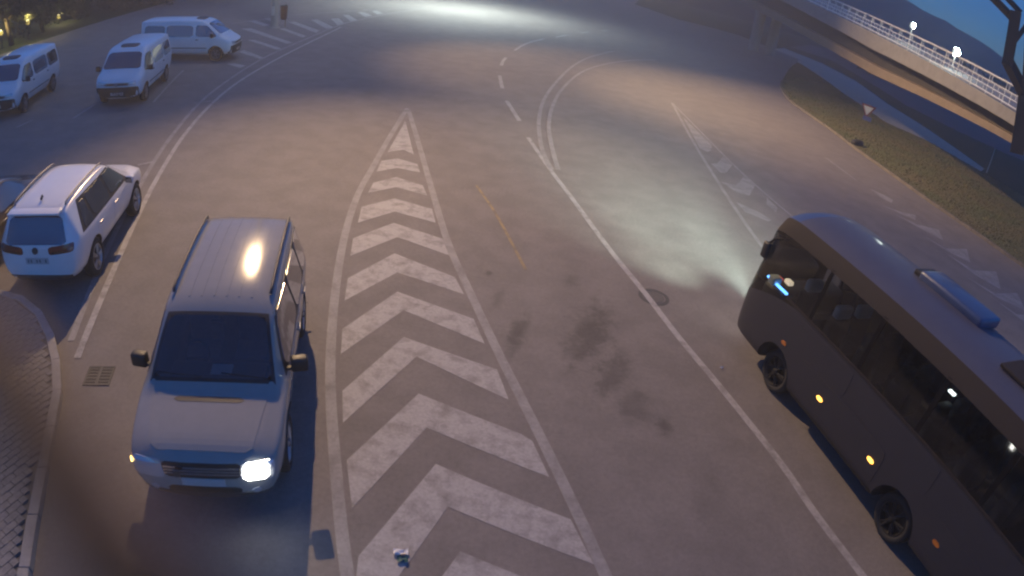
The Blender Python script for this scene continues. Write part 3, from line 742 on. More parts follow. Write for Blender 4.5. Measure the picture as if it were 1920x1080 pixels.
# ---- silver four-wheel drive ------------------------------------------------------------
def silver_suv():
    root = empty('car', (-3.72, 6.55, 0), radians(196.1), 'silver four-wheel drive with a lit headlamp driving towards the camera', 'car')
    R = [(-2.40, .52, .60, .56, .80, .82, .80, 1.04, .64, 1.60, 1.62, .10), (-2.28, .40, .74, .46, .93, .80, .91, 1.08, .71, 1.72, 1.77, .10), (-1.9, .30, .82, .38, .96, .78, .94, 1.10, .735, 1.76, 1.825, .05),
         (-.9, .25, .86, .34, .965, .76, .95, 1.10, .74, 1.77, 1.84, 0), (.1, .25, .86, .34, .965, .76, .95, 1.09, .73, 1.75, 1.82, 0), (.56, .25, .86, .34, .965, .76, .95, 1.08, .71, 1.69, 1.76, 0),
         (1.34, .25, .86, .34, .965, .76, .935, 1.07, .80, 1.12, 1.15, 0), (1.52, .25, .86, .35, .965, .75, .925, 1.05, .74, 1.09, 1.12, 0), (2.0, .28, .84, .38, .96, .74, .90, .99, .68, 1.05, 1.075, 0),
         (2.28, .34, .80, .42, .92, .70, .86, .92, .60, 1.0, 1.015, 0), (2.42, .40, .70, .46, .80, .66, .74, .84, .5, .90, .91, -.05)]
    wb, r = 2.9, .385; fy, ry = 1.47, -1.43
    cuts = [((s * .87, y, r), r + .075, .5) for s in (1, -1) for y in (fy, ry)]
    me, lv = loft(sec_list(R), 3, crease={4: .45, 5: .55, 2: .3}); me = finish(me, lv, cuts, ['silver'])
    bv = bvh_of(me)
    gd = Vector((0, -.55, -.83)).normalized(); c4 = [Vector(q) for q in [(-.745, 1.245, 1.2), (.745, 1.245, 1.2), (.615, .61, 1.7), (-.615, .61, 1.7)]]; hp = []
    for i in range(7):
        for j in range(5):
            a_, b_ = i / 6, j / 4; p = (c4[0] * (1 - a_) + c4[1] * a_) * (1 - b_) + (c4[3] * (1 - a_) + c4[2] * a_) * b_
            h = bv.ray_cast(p - gd * 1.2, gd, 4.0)
            if h[0] is not None: hp.append(h[0] - gd * .012)
    hp += [Vector((sx * .66, y, z)) for sx in (-1, 1) for (y, z) in ((.75, .85), (-1.5, .75))] + [Vector((sx * .5, -1.5, 1.55)) for sx in (-1, 1)]
    me = carve(me, hp, 'cabin')
    me.shade_smooth(); body = bpy.data.objects.new('body', me); link(body, root)
    db = MB().box((0, 0, 0), (1.3, .34, .14), bev=.05).build('dashboard', 'cabin', root, True); db.location = (0, .86, .98)
    MB().box((-.05, .02, .075), (.28, .2, .02), bev=.008).build('folded_paper', 'headrest', db)
    MB().lathe([(.165, -.014), (.182, 0), (.165, .014), (.15, 0)], 'Z', 24, close=True).build('steering_wheel', 'trim', root, loc=(.34, .58, 1.06), rot=(radians(-62), 0, 0))
    for sx in (-1, 1):
        st_ = MB().box((0, -.22, .28), (.48, .13, .56), bev=.05).build('front_seat', 'seat_grey', root, True); st_.location = (sx * .35, .12, .78)
        MB().box((0, -.24, .63), (.27, .1, .18), bev=.04).build('headrest', 'seat_grey', st_, True)
        MB().box((0, .02, .02), (.48, .46, .12), bev=.04).build('cushion', 'seat_grey', st_, True)
    MB().box((0, 0, 0), (1.15, .14, .5), bev=.05).build('rear_bench', 'seat_grey', root, True, loc=(0, -1.2, 1.05))
    MB().box((0, 0, 0), (.2, .03, .06), bev=.01).build('rear_view_mirror', 'black', root, loc=(0, .56, 1.56))
    dn = (0, 0, -1); fr = (0, -1, 0); bk = (0, 1, 0)
    # windscreen and its black surround, rear window
    for (nm, q) in (('bottom_seal', [(-.80, 1.31, 1.2), (.80, 1.31, 1.2), (.765, 1.24, 1.2), (-.765, 1.24, 1.2)]), ('top_seal', [(-.63, .61, 1.7), (.63, .61, 1.7), (.665, .54, 1.7), (-.665, .54, 1.7)]),
                    ('side_seal', [(-.80, 1.31, 1.2), (-.745, 1.25, 1.2), (-.615, .60, 1.7), (-.665, .54, 1.7)]), ('side_seal', [(.80, 1.31, 1.2), (.745, 1.25, 1.2), (.615, .60, 1.7), (.665, .54, 1.7)])):
        patch(bv, root, nm, 'black', q, (0, -.55, -.83), .004, (14, 3) if nm != 'side_seal' else (2, 10), 0, .004)
    ws = patch(bv, root, 'windscreen', 'clear_glass', [(-.765, 1.26, 1.2), (.765, 1.26, 1.2), (.63, .59, 1.7), (-.63, .59, 1.7)], (0, -.55, -.83), .010, (14, 10), .06)
    for s in (.42, -.42):
        w0 = patch(bv, root, 'wiper', 'black', [(s - .3, 1.25, 1.2), (s + .3, 1.18, 1.2), (s + .3, 1.165, 1.2), (s - .3, 1.235, 1.2)], (0, -.55, -.83), .022, (6, 1))
    patch(bv, root, 'rear_window', 'glass', [(-.62, -2.4, 1.14), (.62, -2.4, 1.14), (.56, -2.4, 1.62), (-.56, -2.4, 1.62)], bk, .008, (8, 6), .06)
    # roof ribs, roof rails
    for x in (-.42, -.25, -.085, .085, .25, .42):
        patch(bv, root, 'roof_rib', 'silver', [(x - .014, -2.0, 1.8), (x + .014, -2.0, 1.8), (x + .014, .3, 1.8), (x - .014, .3, 1.8)], dn, .005, (1, 16), 0, .006)
    for s in (1, -1):
        pts = [(s * .665, -1.98, 1.775), (s * .67, -1.9, 1.83), (s * .67, -.9, 1.85), (s * .665, .05, 1.825), (s * .655, .2, 1.765)]
        MB().tube(pchip(pts, 4), .022, 8).build('roof_rail', 'trim', root, True)
    # side windows, doors, handles, sills
    for s in (1, -1):
        d = (-s, 0, 0); X = s * 1.0
        patch(bv, root, 'window_surround', 'black', [(X, -2.12, 1.145), (X, 1.06, 1.12), (X, .48, 1.66), (X, -2.02, 1.68)], d, .004, (20, 8))
        for (a0, a1, b0, b1) in ((-2.05, -1.42, -1.98, -1.45), (-1.34, -.42, -1.36, -.45), (-.34, .94, -.35, .45)):
            patch(bv, root, 'side_window', 'glass', [(X, a0, 1.17), (X, a1, 1.15 if a1 < .5 else 1.14), (X, b1, 1.635), (X, b0, 1.645)], d, .010, (10, 6), .08)
        for (y0, y1) in ((-1.36, -.42), (-.385, .92)):
            dr = patch(bv, root, 'door', 'silver', [(X, y0, .48), (X, y1, .48), (X, y1, 1.09), (X, y0, 1.11)], d, .005, (10, 8), .05)
            MB().box((s * .975, y0 + .16, .98), (.035, .19, .035), bev=.01).build('door_handle', 'silver', dr)
        patch(bv, root, 'sill', 'trim', [(X, -.9, .33), (X, .95, .33), (X, .95, .45), (X, -.9, .45)], d, .012, (10, 2))
        for yc in (fy, ry):
            v = []; f = []
            for k in range(25):
                a = pi * (-.06 + 1.12 * k / 24)
                for q in (r + .07, r + .13):
                    h = bv.ray_cast(Vector((s * 2, yc + q * cos(a), r + q * sin(a))), Vector(d)); x = h[0].x if h[0] else s * .95
                    v.append((x + s * .012, yc + q * cos(a), r + q * sin(a)))
                if k: f.append((2 * k - 2, 2 * k - 1, 2 * k + 1, 2 * k))
            mesh_obj('arch_trim', v, f, 'trim', root)
            wheel(root, (s * .92, yc, r), r, .235, s, 'alloy', 5)
    mirror_pair(root, 1.06, .86, 1.17, 'black', (.11, .14, .19))
    # front: bonnet, grille, lamps, bumper, plate
    patch(bv, root, 'bonnet', 'silver', [(-.72, 1.42, 1.3), (.72, 1.42, 1.3), (.60, 2.27, 1.3), (-.60, 2.27, 1.3)], dn, .007, (14, 12), .05)
    patch(bv, root, 'bonnet_vent', 'trim', [(-.45, 1.50, 1.3), (.45, 1.50, 1.3), (.44, 1.585, 1.3), (-.44, 1.585, 1.3)], dn, .010, (10, 2), .1)
    gr = patch(bv, root, 'grille', 'black', [(-.47, 2.6, .70), (.47, 2.6, .70), (.51, 2.6, .915), (-.51, 2.6, .915)], fr, .008, (12, 4), .1)
    for z in (.765, .81, .855): patch(bv, gr, 'grille_bar', 'chrome', [(-.45, 2.6, z - .012), (.45, 2.6, z - .012), (.45, 2.6, z + .012), (-.45, 2.6, z + .012)], fr, .018, (10, 1))
    dg = Vector((-.35, -1, -.25))
    for s in (1, -1):
        # the photograph shows the lamp on its left side (image right) burning bright
        c = [(s * .50, 2.6, .70), (s * .85, 2.45, .70), (s * .88, 2.40, .93), (s * .53, 2.6, .965)]
        hl = patch(bv, root, 'headlight', 'lamp_lens', c, (-s * .25, -1, -.15), .010, (6, 5), .08)
        if s < 0:
            patch(bv, hl, 'lit_reflector', 'head_on', [(s * .53, 2.6, .715), (s * .80, 2.45, .73), (s * .80, 2.42, .93), (s * .56, 2.6, .95)], (-s * .25, -1, -.15), .022, (6, 5), .16)
        else:
            patch(bv, hl, 'position_lamp', 'amber_on', [(s * .835, 2.3, .80), (s * .875, 2.3, .80), (s * .875, 2.3, .87), (s * .835, 2.3, .87)], (-s * .25, -1, -.15), .022, (3, 3), .2)
        patch(bv, root, 'fog_lamp', 'lamp_lens', [(s * .56, 2.6, .47), (s * .66, 2.6, .47), (s * .66, 2.6, .55), (s * .56, 2.6, .55)], fr, .01, (4, 4), .25)
        patch(bv, root, 'tail_light', 'tail', [(s * .66, -2.5, .92), (s * .84, -2.5, .92), (s * .82, -2.5, 1.12), (s * .66, -2.5, 1.12)], (-s * .2, 1, 0), .01, (4, 4), .1)
    patch(bv, root, 'air_intake', 'black', [(-.42, 2.7, .45), (.42, 2.7, .45), (.46, 2.7, .56), (-.46, 2.7, .56)], fr, .008, (10, 3), .1)
    patch(bv, root, 'lower_bumper', 'trim', [(-.72, 2.7, .40), (.72, 2.7, .40), (.80, 2.7, .475), (-.80, 2.7, .475)], fr, .010, (14, 3), .05)
    MB().lathe([(0, 0), (.045, 0), (.045, .01), (0, .012)], 'Z', 16).build('badge', 'trim', gr, loc=(.28, 2.46, .81), rot=(radians(-82), 0, 0))
    plate(bv, root, 2.6, .635, fr, .52, .115)
silver_suv()

# ---- white crossover --------------------------------------------------------------------
def white_crossover():
    root = empty('car', (-9.03, 9.74, 0), radians(17.2), 'white crossover with roof rails parked nose away beside the painted edge line', 'car'); root.scale = (1, 1, 1.05)
    R = [(-2.24, .40, .58, .46, .72, .68, .72, .86, .62, .98, 1.0, .0), (-2.20, .34, .72, .42, .84, .68, .82, .95, .66, 1.14, 1.16, .12), (-2.02, .30, .78, .38, .88, .70, .87, 1.02, .62, 1.46, 1.50, .06), (-1.86, .28, .80, .36, .90, .72, .885, 1.04, .61, 1.54, 1.59, .03),
         (-1.0, .24, .80, .32, .905, .72, .885, 1.03, .62, 1.585, 1.65, 0), (0, .24, .80, .32, .905, .72, .885, 1.0, .62, 1.58, 1.645, 0), (.35, .24, .80, .32, .905, .72, .88, .985, .60, 1.53, 1.59, 0),
         (1.15, .24, .80, .33, .905, .72, .87, .96, .72, 1.05, 1.08, 0), (1.35, .25, .80, .34, .905, .72, .86, .94, .68, 1.01, 1.04, 0), (1.9, .28, .76, .36, .88, .70, .82, .88, .6, .95, .97, 0), (2.13, .32, .68, .40, .78, .64, .72, .80, .5, .86, .87, 0), (2.24, .36, .54, .42, .62, .58, .58, .7, .42, .75, .755, 0)]
    r = .355; fy, ry = 1.36, -1.32
    cuts = [((s * .82, y, r), r + .06, .46) for s in (1, -1) for y in (fy, ry)]
    me, lv = loft(sec_list(R), 3, crease={4: .5, 5: .5}); me = finish(me, lv, cuts, ['white_car'])
    me.shade_smooth(); bv = bvh_of(me); link(bpy.data.objects.new('body', me), root)
    bk = (0, 1, 0); dn = (0, 0, -1)
    rd = (0, .86, -.3)
    patch(bv, root, 'rear_window', 'glass', [(-.665, -2.3, 1.06), (.665, -2.3, 1.06), (.555, -2.0, 1.47), (-.555, -2.0, 1.47)], rd, .008, (12, 8), .06)
    MB().box((0, 0, 0), (1.1, .22, .035), bev=.012).build('roof_spoiler', 'white_car', root, True, loc=(0, -1.99, 1.545), rot=(radians(6), 0, 0))
    tg = patch(bv, root, 'tailgate', 'white_car', [(-.66, -2.6, .56), (.66, -2.6, .56), (.70, -2.6, 1.02), (-.70, -2.6, 1.02)], bk, .006, (12, 8), .05)
    MB().lathe([(0, -.01), (.062, -.01), (.062, .008), (.05, .014), (0, .014)], 'Z', 20).build('emblem', 'trim', tg, loc=(0, -2.255, .94), rot=(radians(80), 0, 0))
    for s in (1, -1):
        tl = patch(bv, root, 'tail_light', 'tail', [(s * .37, -2.6, .85), (s * .85, -2.45, .90), (s * .86, -2.40, 1.04), (s * .37, -2.6, .995)], (-s * .25, 1, 0), .012, (7, 4), .08)
        patch(bv, tl, 'lamp_band', 'tail_dark', [(s * .43, -2.6, .87), (s * .74, -2.5, .90), (s * .74, -2.5, .925), (s * .43, -2.6, .905)], (-s * .25, 1, 0), .016, (5, 1))
    p = plate(bv, root, -2.7, .745, bk, .5, .12)
    for k in range(7):
        if k in (2, 5): continue
        x = -.19 + k * .063
        patch(bv, p, 'plate_mark', 'plate_ink', [(x - .016, -2.7, .715), (x + .016, -2.7, .715), (x + .016, -2.7, .775), (x - .016, -2.7, .775)], bk, .0145, (1, 1), 0, .002)
    patch(bv, root, 'rear_bumper_trim', 'trim', [(-.76, -2.6, .36), (.76, -2.6, .36), (.80, -2.6, .47), (-.80, -2.6, .47)], bk, .010, (12, 3))
    for s in (1, -1):
        d = (-s, 0, 0); X = s * 1.0
        patch(bv, root, 'window_surround', 'black', [(X, -1.80, 1.06), (X, .96, 1.02), (X, .34, 1.50), (X, -1.45, 1.52)], d, .004, (20, 8))
        for (a0, a1, b0, b1, zt) in ((-1.66, -1.22, -1.40, -1.2, 1.46), (-1.14, -.22, -1.12, -.24, 1.485), (-.14, .84, -.15, .33, 1.47)):
            patch(bv, root, 'side_window', 'glass', [(X, a0, 1.09), (X, a1, 1.06), (X, b1, zt), (X, b0, zt)], d, .010, (10, 6), .08)
        for (y0, y1) in ((-1.12, -.2), (-.16, .95)):
            dr = patch(bv, root, 'door', 'white_car', [(X, y0, .42), (X, y1, .42), (X, y1, 1.0), (X, y0, 1.03)], d, .005, (10, 8), .05)
            MB().box((s * .905, y0 + .14, .90), (.03, .18, .03), bev=.008).build('door_handle', 'chrome', dr)
        patch(bv, root, 'sill', 'trim', [(X, -.9, .30), (X, .95, .30), (X, .95, .39), (X, -.9, .39)], d, .012, (10, 2))
        pts = [(s * .55, -1.72, 1.555), (s * .56, -1.62, 1.62), (s * .565, -.8, 1.655), (s * .56, .05, 1.64), (s * .545, .18, 1.585)]
        MB().tube(pchip(pts, 4), .018, 8).build('roof_rail', 'steelrim', root, True)
        for yc in (fy, ry): wheel(root, (s * .86, yc, r), r, .225, s, 'alloy', 5)
    patch(bv, root, 'windscreen', 'glass', [(-.66, 1.08, 1.1), (.66, 1.08, 1.1), (.55, .42, 1.5), (-.55, .42, 1.5)], (0, -.55, -.83), .008, (10, 8), .06)
    patch(bv, root, 'bonnet', 'white_car', [(-.64, 1.3, 1.2), (.64, 1.3, 1.2), (.52, 2.02, 1.2), (-.52, 2.02, 1.2)], dn, .006, (10, 8), .05)
    MB().box((0, 0, 0), (.035, .1, .05), bev=.012).build('roof_aerial', 'trim', root, True, loc=(0, -1.6, 1.645), rot=(radians(25), 0, 0))
    for s in (1, -1): patch(bv, root, 'headlight', 'lamp_lens', [(s * .40, 2.5, .66), (s * .74, 2.3, .69), (s * .74, 2.3, .77), (s * .42, 2.5, .76)], (-s * .25, -1, 0), .008, (6, 3), .08)
    mirror_pair(root, .98, .74, 1.06, 'white_car', (.09, .12, .15))
white_crossover()

# ---- dark car behind the crossover ------------------------------------------------------
def dark_car():
    root = empty('car', (-11.35, 8.95, 0), radians(17.2), 'dark glossy car parked on the far side of the white crossover at the left edge', 'car')
    R = [(-2.2, .38, .56, .46, .70, .68, .70, .86, .60, .96, .98, 0), (-2.1, .32, .74, .42, .85, .70, .83, .92, .62, 1.06, 1.09, .1), (-1.75, .26, .80, .34, .90, .70, .88, .95, .58, 1.36, 1.40, 0), (-.9, .22, .80, .3, .905, .70, .88, .95, .585, 1.44, 1.50, 0),
         (0, .22, .80, .3, .905, .70, .88, .94, .585, 1.44, 1.50, 0), (.35, .22, .80, .3, .905, .70, .87, .93, .56, 1.38, 1.44, 0), (1.2, .22, .80, .32, .90, .68, .85, .9, .68, .96, .99, 0), (1.9, .28, .74, .36, .86, .64, .80, .82, .58, .86, .88, 0), (2.25, .36, .54, .42, .62, .54, .58, .64, .42, .68, .69, 0)]
    r = .33; fy, ry = 1.33, -1.3
    cuts = [((s * .82, y, r), r + .055, .46) for s in (1, -1) for y in (fy, ry)]
    me, lv = loft(sec_list(R), 2, crease={4: .5, 5: .4}); me = finish(me, lv, cuts, ['dark_car']); me.shade_smooth(); bv = bvh_of(me)
    link(bpy.data.objects.new('body', me), root)
    for s in (1, -1):
        d = (-s, 0, 0); X = s
        for (a0, a1, b0, b1) in ((-1.5, -.72, -1.25, -.74), (-.66, .86, -.66, .30)):
            patch(bv, root, 'side_window', 'glass', [(X, a0, 1.0), (X, a1, .98), (X, b1, 1.36), (X, b0, 1.37)], d, .006, (8, 5), .08)
        dr = patch(bv, root, 'door', 'dark_car', [(X, -.7, .4), (X, .9, .4), (X, .9, .93), (X, -.7, .95)], d, .005, (8, 6), .05)
        MB().box((s * .895, -.55, .84), (.03, .17, .03), bev=.008).build('door_handle', 'chrome', dr)
        pts = [(s * .605, -1.66, 1.30), (s * .60, -1.3, 1.43), (s * .605, -.5, 1.465), (s * .60, .2, 1.42), (s * .68, .9, 1.12)]
        MB().tube(pchip(pts, 4), .014, 6).build('window_trim', 'chrome', root, True)
        for yc in (fy, ry): wheel(root, (s * .86, yc, r), r, .21, s, 'alloy', 5)
        patch(bv, root, 'tail_light', 'tail', [(s * .45, -2.5, .80), (s * .80, -2.4, .82), (s * .80, -2.4, .93), (s * .45, -2.5, .93)], (-s * .2, 1, 0), .008, (5, 3), .08)
    patch(bv, root, 'rear_window', 'glass', [(-.62, -2.2, 1.0), (.62, -2.2, 1.0), (.50, -1.9, 1.36), (-.50, -1.9, 1.36)], (0, .8, -.5), .006, (8, 6), .06)
    patch(bv, root, 'windscreen', 'glass', [(-.64, 1.1, 1.0), (.64, 1.1, 1.0), (.52, .42, 1.4), (-.52, .42, 1.4)], (0, -.55, -.83), .006, (8, 6), .06)
    plate(bv, root, -2.6, .60, (0, 1, 0)); mirror_pair(root, .98, .72, .98, 'dark_car', (.08, .11, .13))
dark_car()

# ---- white panel vans with windows ------------------------------------------------------
def van():
    root = empty('van', (0, 0, 0), 0)
    R = [(-2.44, .42, .70, .48, .84, .80, .84, 1.10, .70, 1.80, 1.82, .015), (-2.36, .34, .82, .42, .935, .80, .93, 1.12, .76, 1.88, 1.93, .02), (-2.0, .28, .87, .36, .95, .80, .945, 1.12, .775, 1.90, 1.965, 0),
         (-.8, .26, .88, .34, .952, .80, .945, 1.12, .78, 1.91, 1.975, 0), (.6, .26, .88, .34, .952, .80, .945, 1.12, .775, 1.90, 1.965, 0), (1.08, .26, .88, .34, .952, .80, .94, 1.11, .74, 1.83, 1.89, 0),
         (1.86, .26, .88, .34, .95, .80, .925, 1.09, .79, 1.17, 1.20, 0), (2.0, .27, .87, .35, .945, .78, .91, 1.06, .73, 1.13, 1.155, 0), (2.28, .3, .82, .40, .90, .72, .84, .95, .62, 1.02, 1.035, 0), (2.42, .34, .70, .42, .76, .66, .70, .86, .5, .91, .915, 0)]
    r = .335; fy, ry = 1.55, -1.45
    cuts = [((s * .87, y, r), r + .065, .46) for s in (1, -1) for y in (fy, ry)]
    me, lv = loft(sec_list(R), 2, crease={4: .4, 5: .6}); me = finish(me, lv, cuts, ['white_van']); me.shade_smooth(); bv = bvh_of(me)
    link(bpy.data.objects.new('body', me), root)
    dn = (0, 0, -1); fr = (0, -1, 0); bk = (0, 1, 0)
    patch(bv, root, 'windscreen', 'glass', [(-.77, 1.78, 1.3), (.77, 1.78, 1.3), (.66, 1.14, 1.8), (-.66, 1.14, 1.8)], (0, -.6, -.8), .006, (12, 8), .06)
    patch(bv, root, 'rear_window', 'glass', [(-.66, -2.6, 1.16), (.66, -2.6, 1.16), (.62, -2.6, 1.72), (-.62, -2.6, 1.72)], bk, .006, (8, 6), .06)
    for s in (1, -1):
        d = (-s, 0, 0); X = s
        for (a0, a1, b0, b1) in ((-2.18, -1.05, -2.12, -1.05), (-.98, .42, -.98, .40), (.54, 1.66, .54, 1.10)):
            patch(bv, root, 'side_window', 'glass', [(X, a0, 1.16), (X, a1, 1.15), (X, b1, 1.68), (X, b0, 1.70)], d, .006, (8, 5), .08)
        for (y0, y1, nm) in ((-.98, .44, 'sliding_door'), (.5, 1.62, 'door')):
            dr = patch(bv, root, nm, 'white_van', [(X, y0, .42), (X, y1 if nm != 'door' else 1.1, .42), (X, y1, 1.11), (X, y0, 1.12)], d, .005, (8, 6), .04)
            MB().box((s * .955, y0 + .12, 1.02), (.03, .15, .04), bev=.008).build('door_handle', 'black', dr)
        patch(bv, root, 'side_moulding', 'trim', [(X, -1.0, .60), (X, 1.1, .60), (X, 1.1, .64), (X, -1.0, .64)], d, .009, (10, 1))
        patch(bv, root, 'headlight', 'lamp_lens', [(s * .48, 2.7, .80), (s * .80, 2.5, .82), (s * .82, 2.5, .95), (s * .50, 2.7, .91)], (-s * .25, -1, 0), .008, (6, 4), .08)
        patch(bv, root, 'tail_light', 'tail', [(s * .80, -2.7, .85), (s * .90, -2.7, .85), (s * .87, -2.7, 1.3), (s * .79, -2.7, 1.3)], (-s * .1, 1, 0), .008, (2, 5))
        for yc in (fy, ry): wheel(root, (s * .905, yc, r), r, .215, s, 'steelrim', 6)
    patch(bv, root, 'bumper', 'black', [(-.80, 2.7, .36), (.80, 2.7, .36), (.84, 2.7, .74), (-.84, 2.7, .74)], fr, .012, (16, 6), .03)
    gr = patch(bv, root, 'grille', 'trim', [(-.46, 2.7, .79), (.46, 2.7, .79), (.48, 2.7, .89), (-.48, 2.7, .89)], fr, .008, (10, 3))
    MB().lathe([(0, 0), (.075, 0), (.075, .012), (.06, .02), (0, .02)], 'Z', 18).build('emblem', 'steelrim', gr, loc=(0, 2.425, .84), rot=(radians(-82), 0, 0))
    patch(bv, root, 'bonnet', 'white_van', [(-.70, 1.92, 1.4), (.70, 1.92, 1.4), (.58, 2.30, 1.4), (-.58, 2.30, 1.4)], dn, .006, (10, 6), .05)
    patch(bv, root, 'roof_hatch', 'trim', [(-.38, .35, 2.1), (.38, .35, 2.1), (.34, .80, 2.1), (-.34, .80, 2.1)], dn, .03, (6, 5), .1, .04)
    plate(bv, root, 2.7, .50, fr); mirror_pair(root, 1.07, 1.42, 1.24, 'black', (.09, .12, .2))
    return root
v0 = van(); GRP = 'white vans parked in the bays'
def place_van(o, x, y, a, label):
    o.location = (x, y, 0); o.rotation_euler = (0, 0, radians(a)); tag(o, label, 'van', GRP)
place_van(v0, -15.7, 21.18, 198.5, 'white van parked nose towards the camera, in the middle of the three')
place_van(copy_tree(v0), -16.99, 27.64, -79, 'white van standing sideways with its nose to the right beside the mast')
place_van(copy_tree(v0), -20.06, 18.83, 200.7, 'white van cut off by the left edge of the photo under the trees')

# ---- dark minibus -----------------------------------------------------------------------
def minibus():
    root = empty('bus', (6.15, 7.37, 0), radians(18.2), 'dark grey minibus with tinted windows leaving along the right lane, cut off by the frame', 'bus')
    base = [(0, .34), (.80, .34), (1.07, .40), (1.10, 1.0), (1.085, 1.74), (.985, 2.60), (.84, 2.84), (.5, 2.96), (0, 3.0)]
    def st(y, kx=1., belt=1.74, top=0., lean=0., bot=0.):
        o = []
        for i, (x, z) in enumerate(base):
            if i == 4: z = belt
            if i >= 5: z += top
            if i <= 2: z += bot
            o.append((x * kx, z, -max(0, z - 1.2) * lean))
        return (y, o)
    ST = [st(-4.55, .80, 1.70, -.22, .05, .12), st(-4.42, .96, 1.74, -.06, .03, .04), st(-4.0), st(-2.75), st(-1.35), st(.05), st(1.35), st(2.15, 1., 1.62, 0, .0), st(2.70, .99, 1.43, 0, .03), st(3.08, .965, 1.27, -.07, .07, .0), st(3.26, .86, 1.20, -.20, .12, .06)]
    ns = len(ST)
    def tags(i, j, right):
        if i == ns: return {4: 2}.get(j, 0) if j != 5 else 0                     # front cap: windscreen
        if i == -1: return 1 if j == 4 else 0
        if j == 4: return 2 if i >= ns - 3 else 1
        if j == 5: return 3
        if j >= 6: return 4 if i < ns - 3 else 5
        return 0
    me, lv = loft(ST, 2, tags, crease={4: .85, 5: .85, 6: .5, 2: .3})
    r = .39; fy, ry = 1.74, -1.74
    cuts = [((s * 1.0, y, r + .03), r + .11, .56) for s in (1, -1) for y in (fy, ry)]
    me = finish(me, lv, cuts, ['bus_paint', 'bus_glass', 'bus_windscreen', 'bus_strip', 'bus_roof', 'bus_pod'])
    bv = bvh_of(me)
    names = {0: 'body', 1: 'side_window', 2: 'windscreen', 3: 'cant_rail', 4: 'roof', 5: 'roof_front_cap'}
    mats = {0: 'bus_paint', 1: 'bus_glass', 2: 'bus_windscreen', 3: 'bus_strip', 4: 'bus_roof', 5: 'bus_pod'}
    black_idx = [i for i, m in enumerate(me.materials) if m and m.name.startswith('black')]
    made = {}
    def sub(name, m, keep):
        bm = bmesh.new(); bm.from_mesh(me)
        bmesh.ops.delete(bm, geom=[f for f in bm.faces if not keep(f)], context='FACES')
        if not bm.faces: bm.free(); return None
        d = bpy.data.meshes.new(name); bm.to_mesh(d); bm.free()
        d.materials.clear(); d.materials.append(M[m])
        for p in d.polygons: p.material_index = 0
        d.shade_smooth(); o = bpy.data.objects.new(name, d); link(o, root); return o
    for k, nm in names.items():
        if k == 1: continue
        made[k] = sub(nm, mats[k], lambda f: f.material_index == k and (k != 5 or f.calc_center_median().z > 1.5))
    for sx in (1, -1):
        for sy in (1, -1):
            sub('wheel_housing', 'black', lambda f: f.material_index in black_idx and f.calc_center_median().z < 1.5 and f.calc_center_median().x * sx > 0 and f.calc_center_median().y * sy > 0)
    sub('rear_window', 'bus_glass', lambda f: f.material_index == 1 and f.calc_center_median().y < -4.4)
    for s in (1, -1):
        for (y0, y1) in ((-4.4, -2.75), (-2.75, -1.35), (-1.35, .05), (.05, 1.35), (1.35, 2.9)):
            sub('side_window', 'bus_glass', lambda f: f.material_index == 1 and f.calc_center_median().x * s > 0 and y0 <= f.calc_center_median().y < y1 and f.calc_center_median().y >= -4.4)
        for y in (-2.75, -1.35, .05, 1.35):
            patch(bv, root, 'window_pillar', 'seal', [(s * 1.2, y - .04, 1.72), (s * 1.2, y + .04, 1.72), (s * 1.2, y + .04, 2.62), (s * 1.2, y - .04, 2.62)], (-s, 0, 0), .003, (1, 8))
        patch(bv, root, 'waist_moulding', 'bus_strip', [(s * 1.3, -4.2, 1.70), (s * 1.3, 2.0, 1.70), (s * 1.3, 2.0, 1.745), (s * 1.3, -4.2, 1.745)], (-s, 0, 0), .012, (20, 1))
        patch(bv, root, 'skirt', 'black', [(s * 1.3, -1.2, .34), (s * 1.3, 1.2, .34), (s * 1.3, 1.2, .46), (s * 1.3, -1.2, .46)], (-s, 0, 0), .010, (10, 2))
        for (y, z, lit) in ((.44, .86, True), (-.96, .86, True), (1.66, 1.06, False), (-2.6, .86, False)):
            patch(bv, root, 'side_marker', 'amber_mark' if lit else 'amber_lens', [(s * 1.3, y - .07, z - .032), (s * 1.3, y + .07, z - .032), (s * 1.3, y + .07, z + .032), (s * 1.3, y - .07, z + .032)], (-s, 0, 0), .018, (4, 3), .2)
        for yc in (fy, ry): wheel(root, (s * .93, yc, r), r, .28, s, 'bus_rim', 6, 'bus_rim')
        patch(bv, root, 'luggage_flap', 'bus_paint', [(s * 1.3, -1.15, .50), (s * 1.3, 1.15, .50), (s * 1.3, 1.15, 1.15), (s * 1.3, -1.15, 1.15)], (-s, 0, 0), .006, (12, 6), .03)
        for (y0, y1, z0, z1) in ((-4.1, -2.42, .5, 1.15), (-4.1, -2.05, 1.19, 1.67), (-2.02, .02, 1.19, 1.67), (.05, 1.95, 1.19, 1.64)):
            patch(bv, root, 'side_panel', 'bus_paint', [(s * 1.3, y0, z0), (s * 1.3, y1, z0), (s * 1.3, y1, z1), (s * 1.3, y0, z1)], (-s, 0, 0), .005, (10, 5), .02)
        hl = patch(bv, root, 'headlight', 'lamp_lens', [(s * .45, 3.5, .72), (s * .82, 3.4, .74), (s * .84, 3.4, .92), (s * .48, 3.5, .90)], (-s * .2, -1, 0), .01, (6, 4), .08)
        patch(bv, hl, 'lit_reflector', 'head_on', [(s * .52, 3.5, .76), (s * .72, 3.4, .76), (s * .72, 3.4, .88), (s * .52, 3.5, .88)], (-s * .2, -1, 0), .02, (4, 4), .2)
        o = MB().box((0, 0, 0), (.10, .16, .30), bev=.04).build('wing_mirror', 'black', root, True); o.location = (s * 1.03, 2.98, 2.1)
        MB().tube([(0, 0, .12), (-s * .05, -.08, .26), (-s * .14, -.2, .32)], .022, 6).build('mirror_arm', 'black', o)
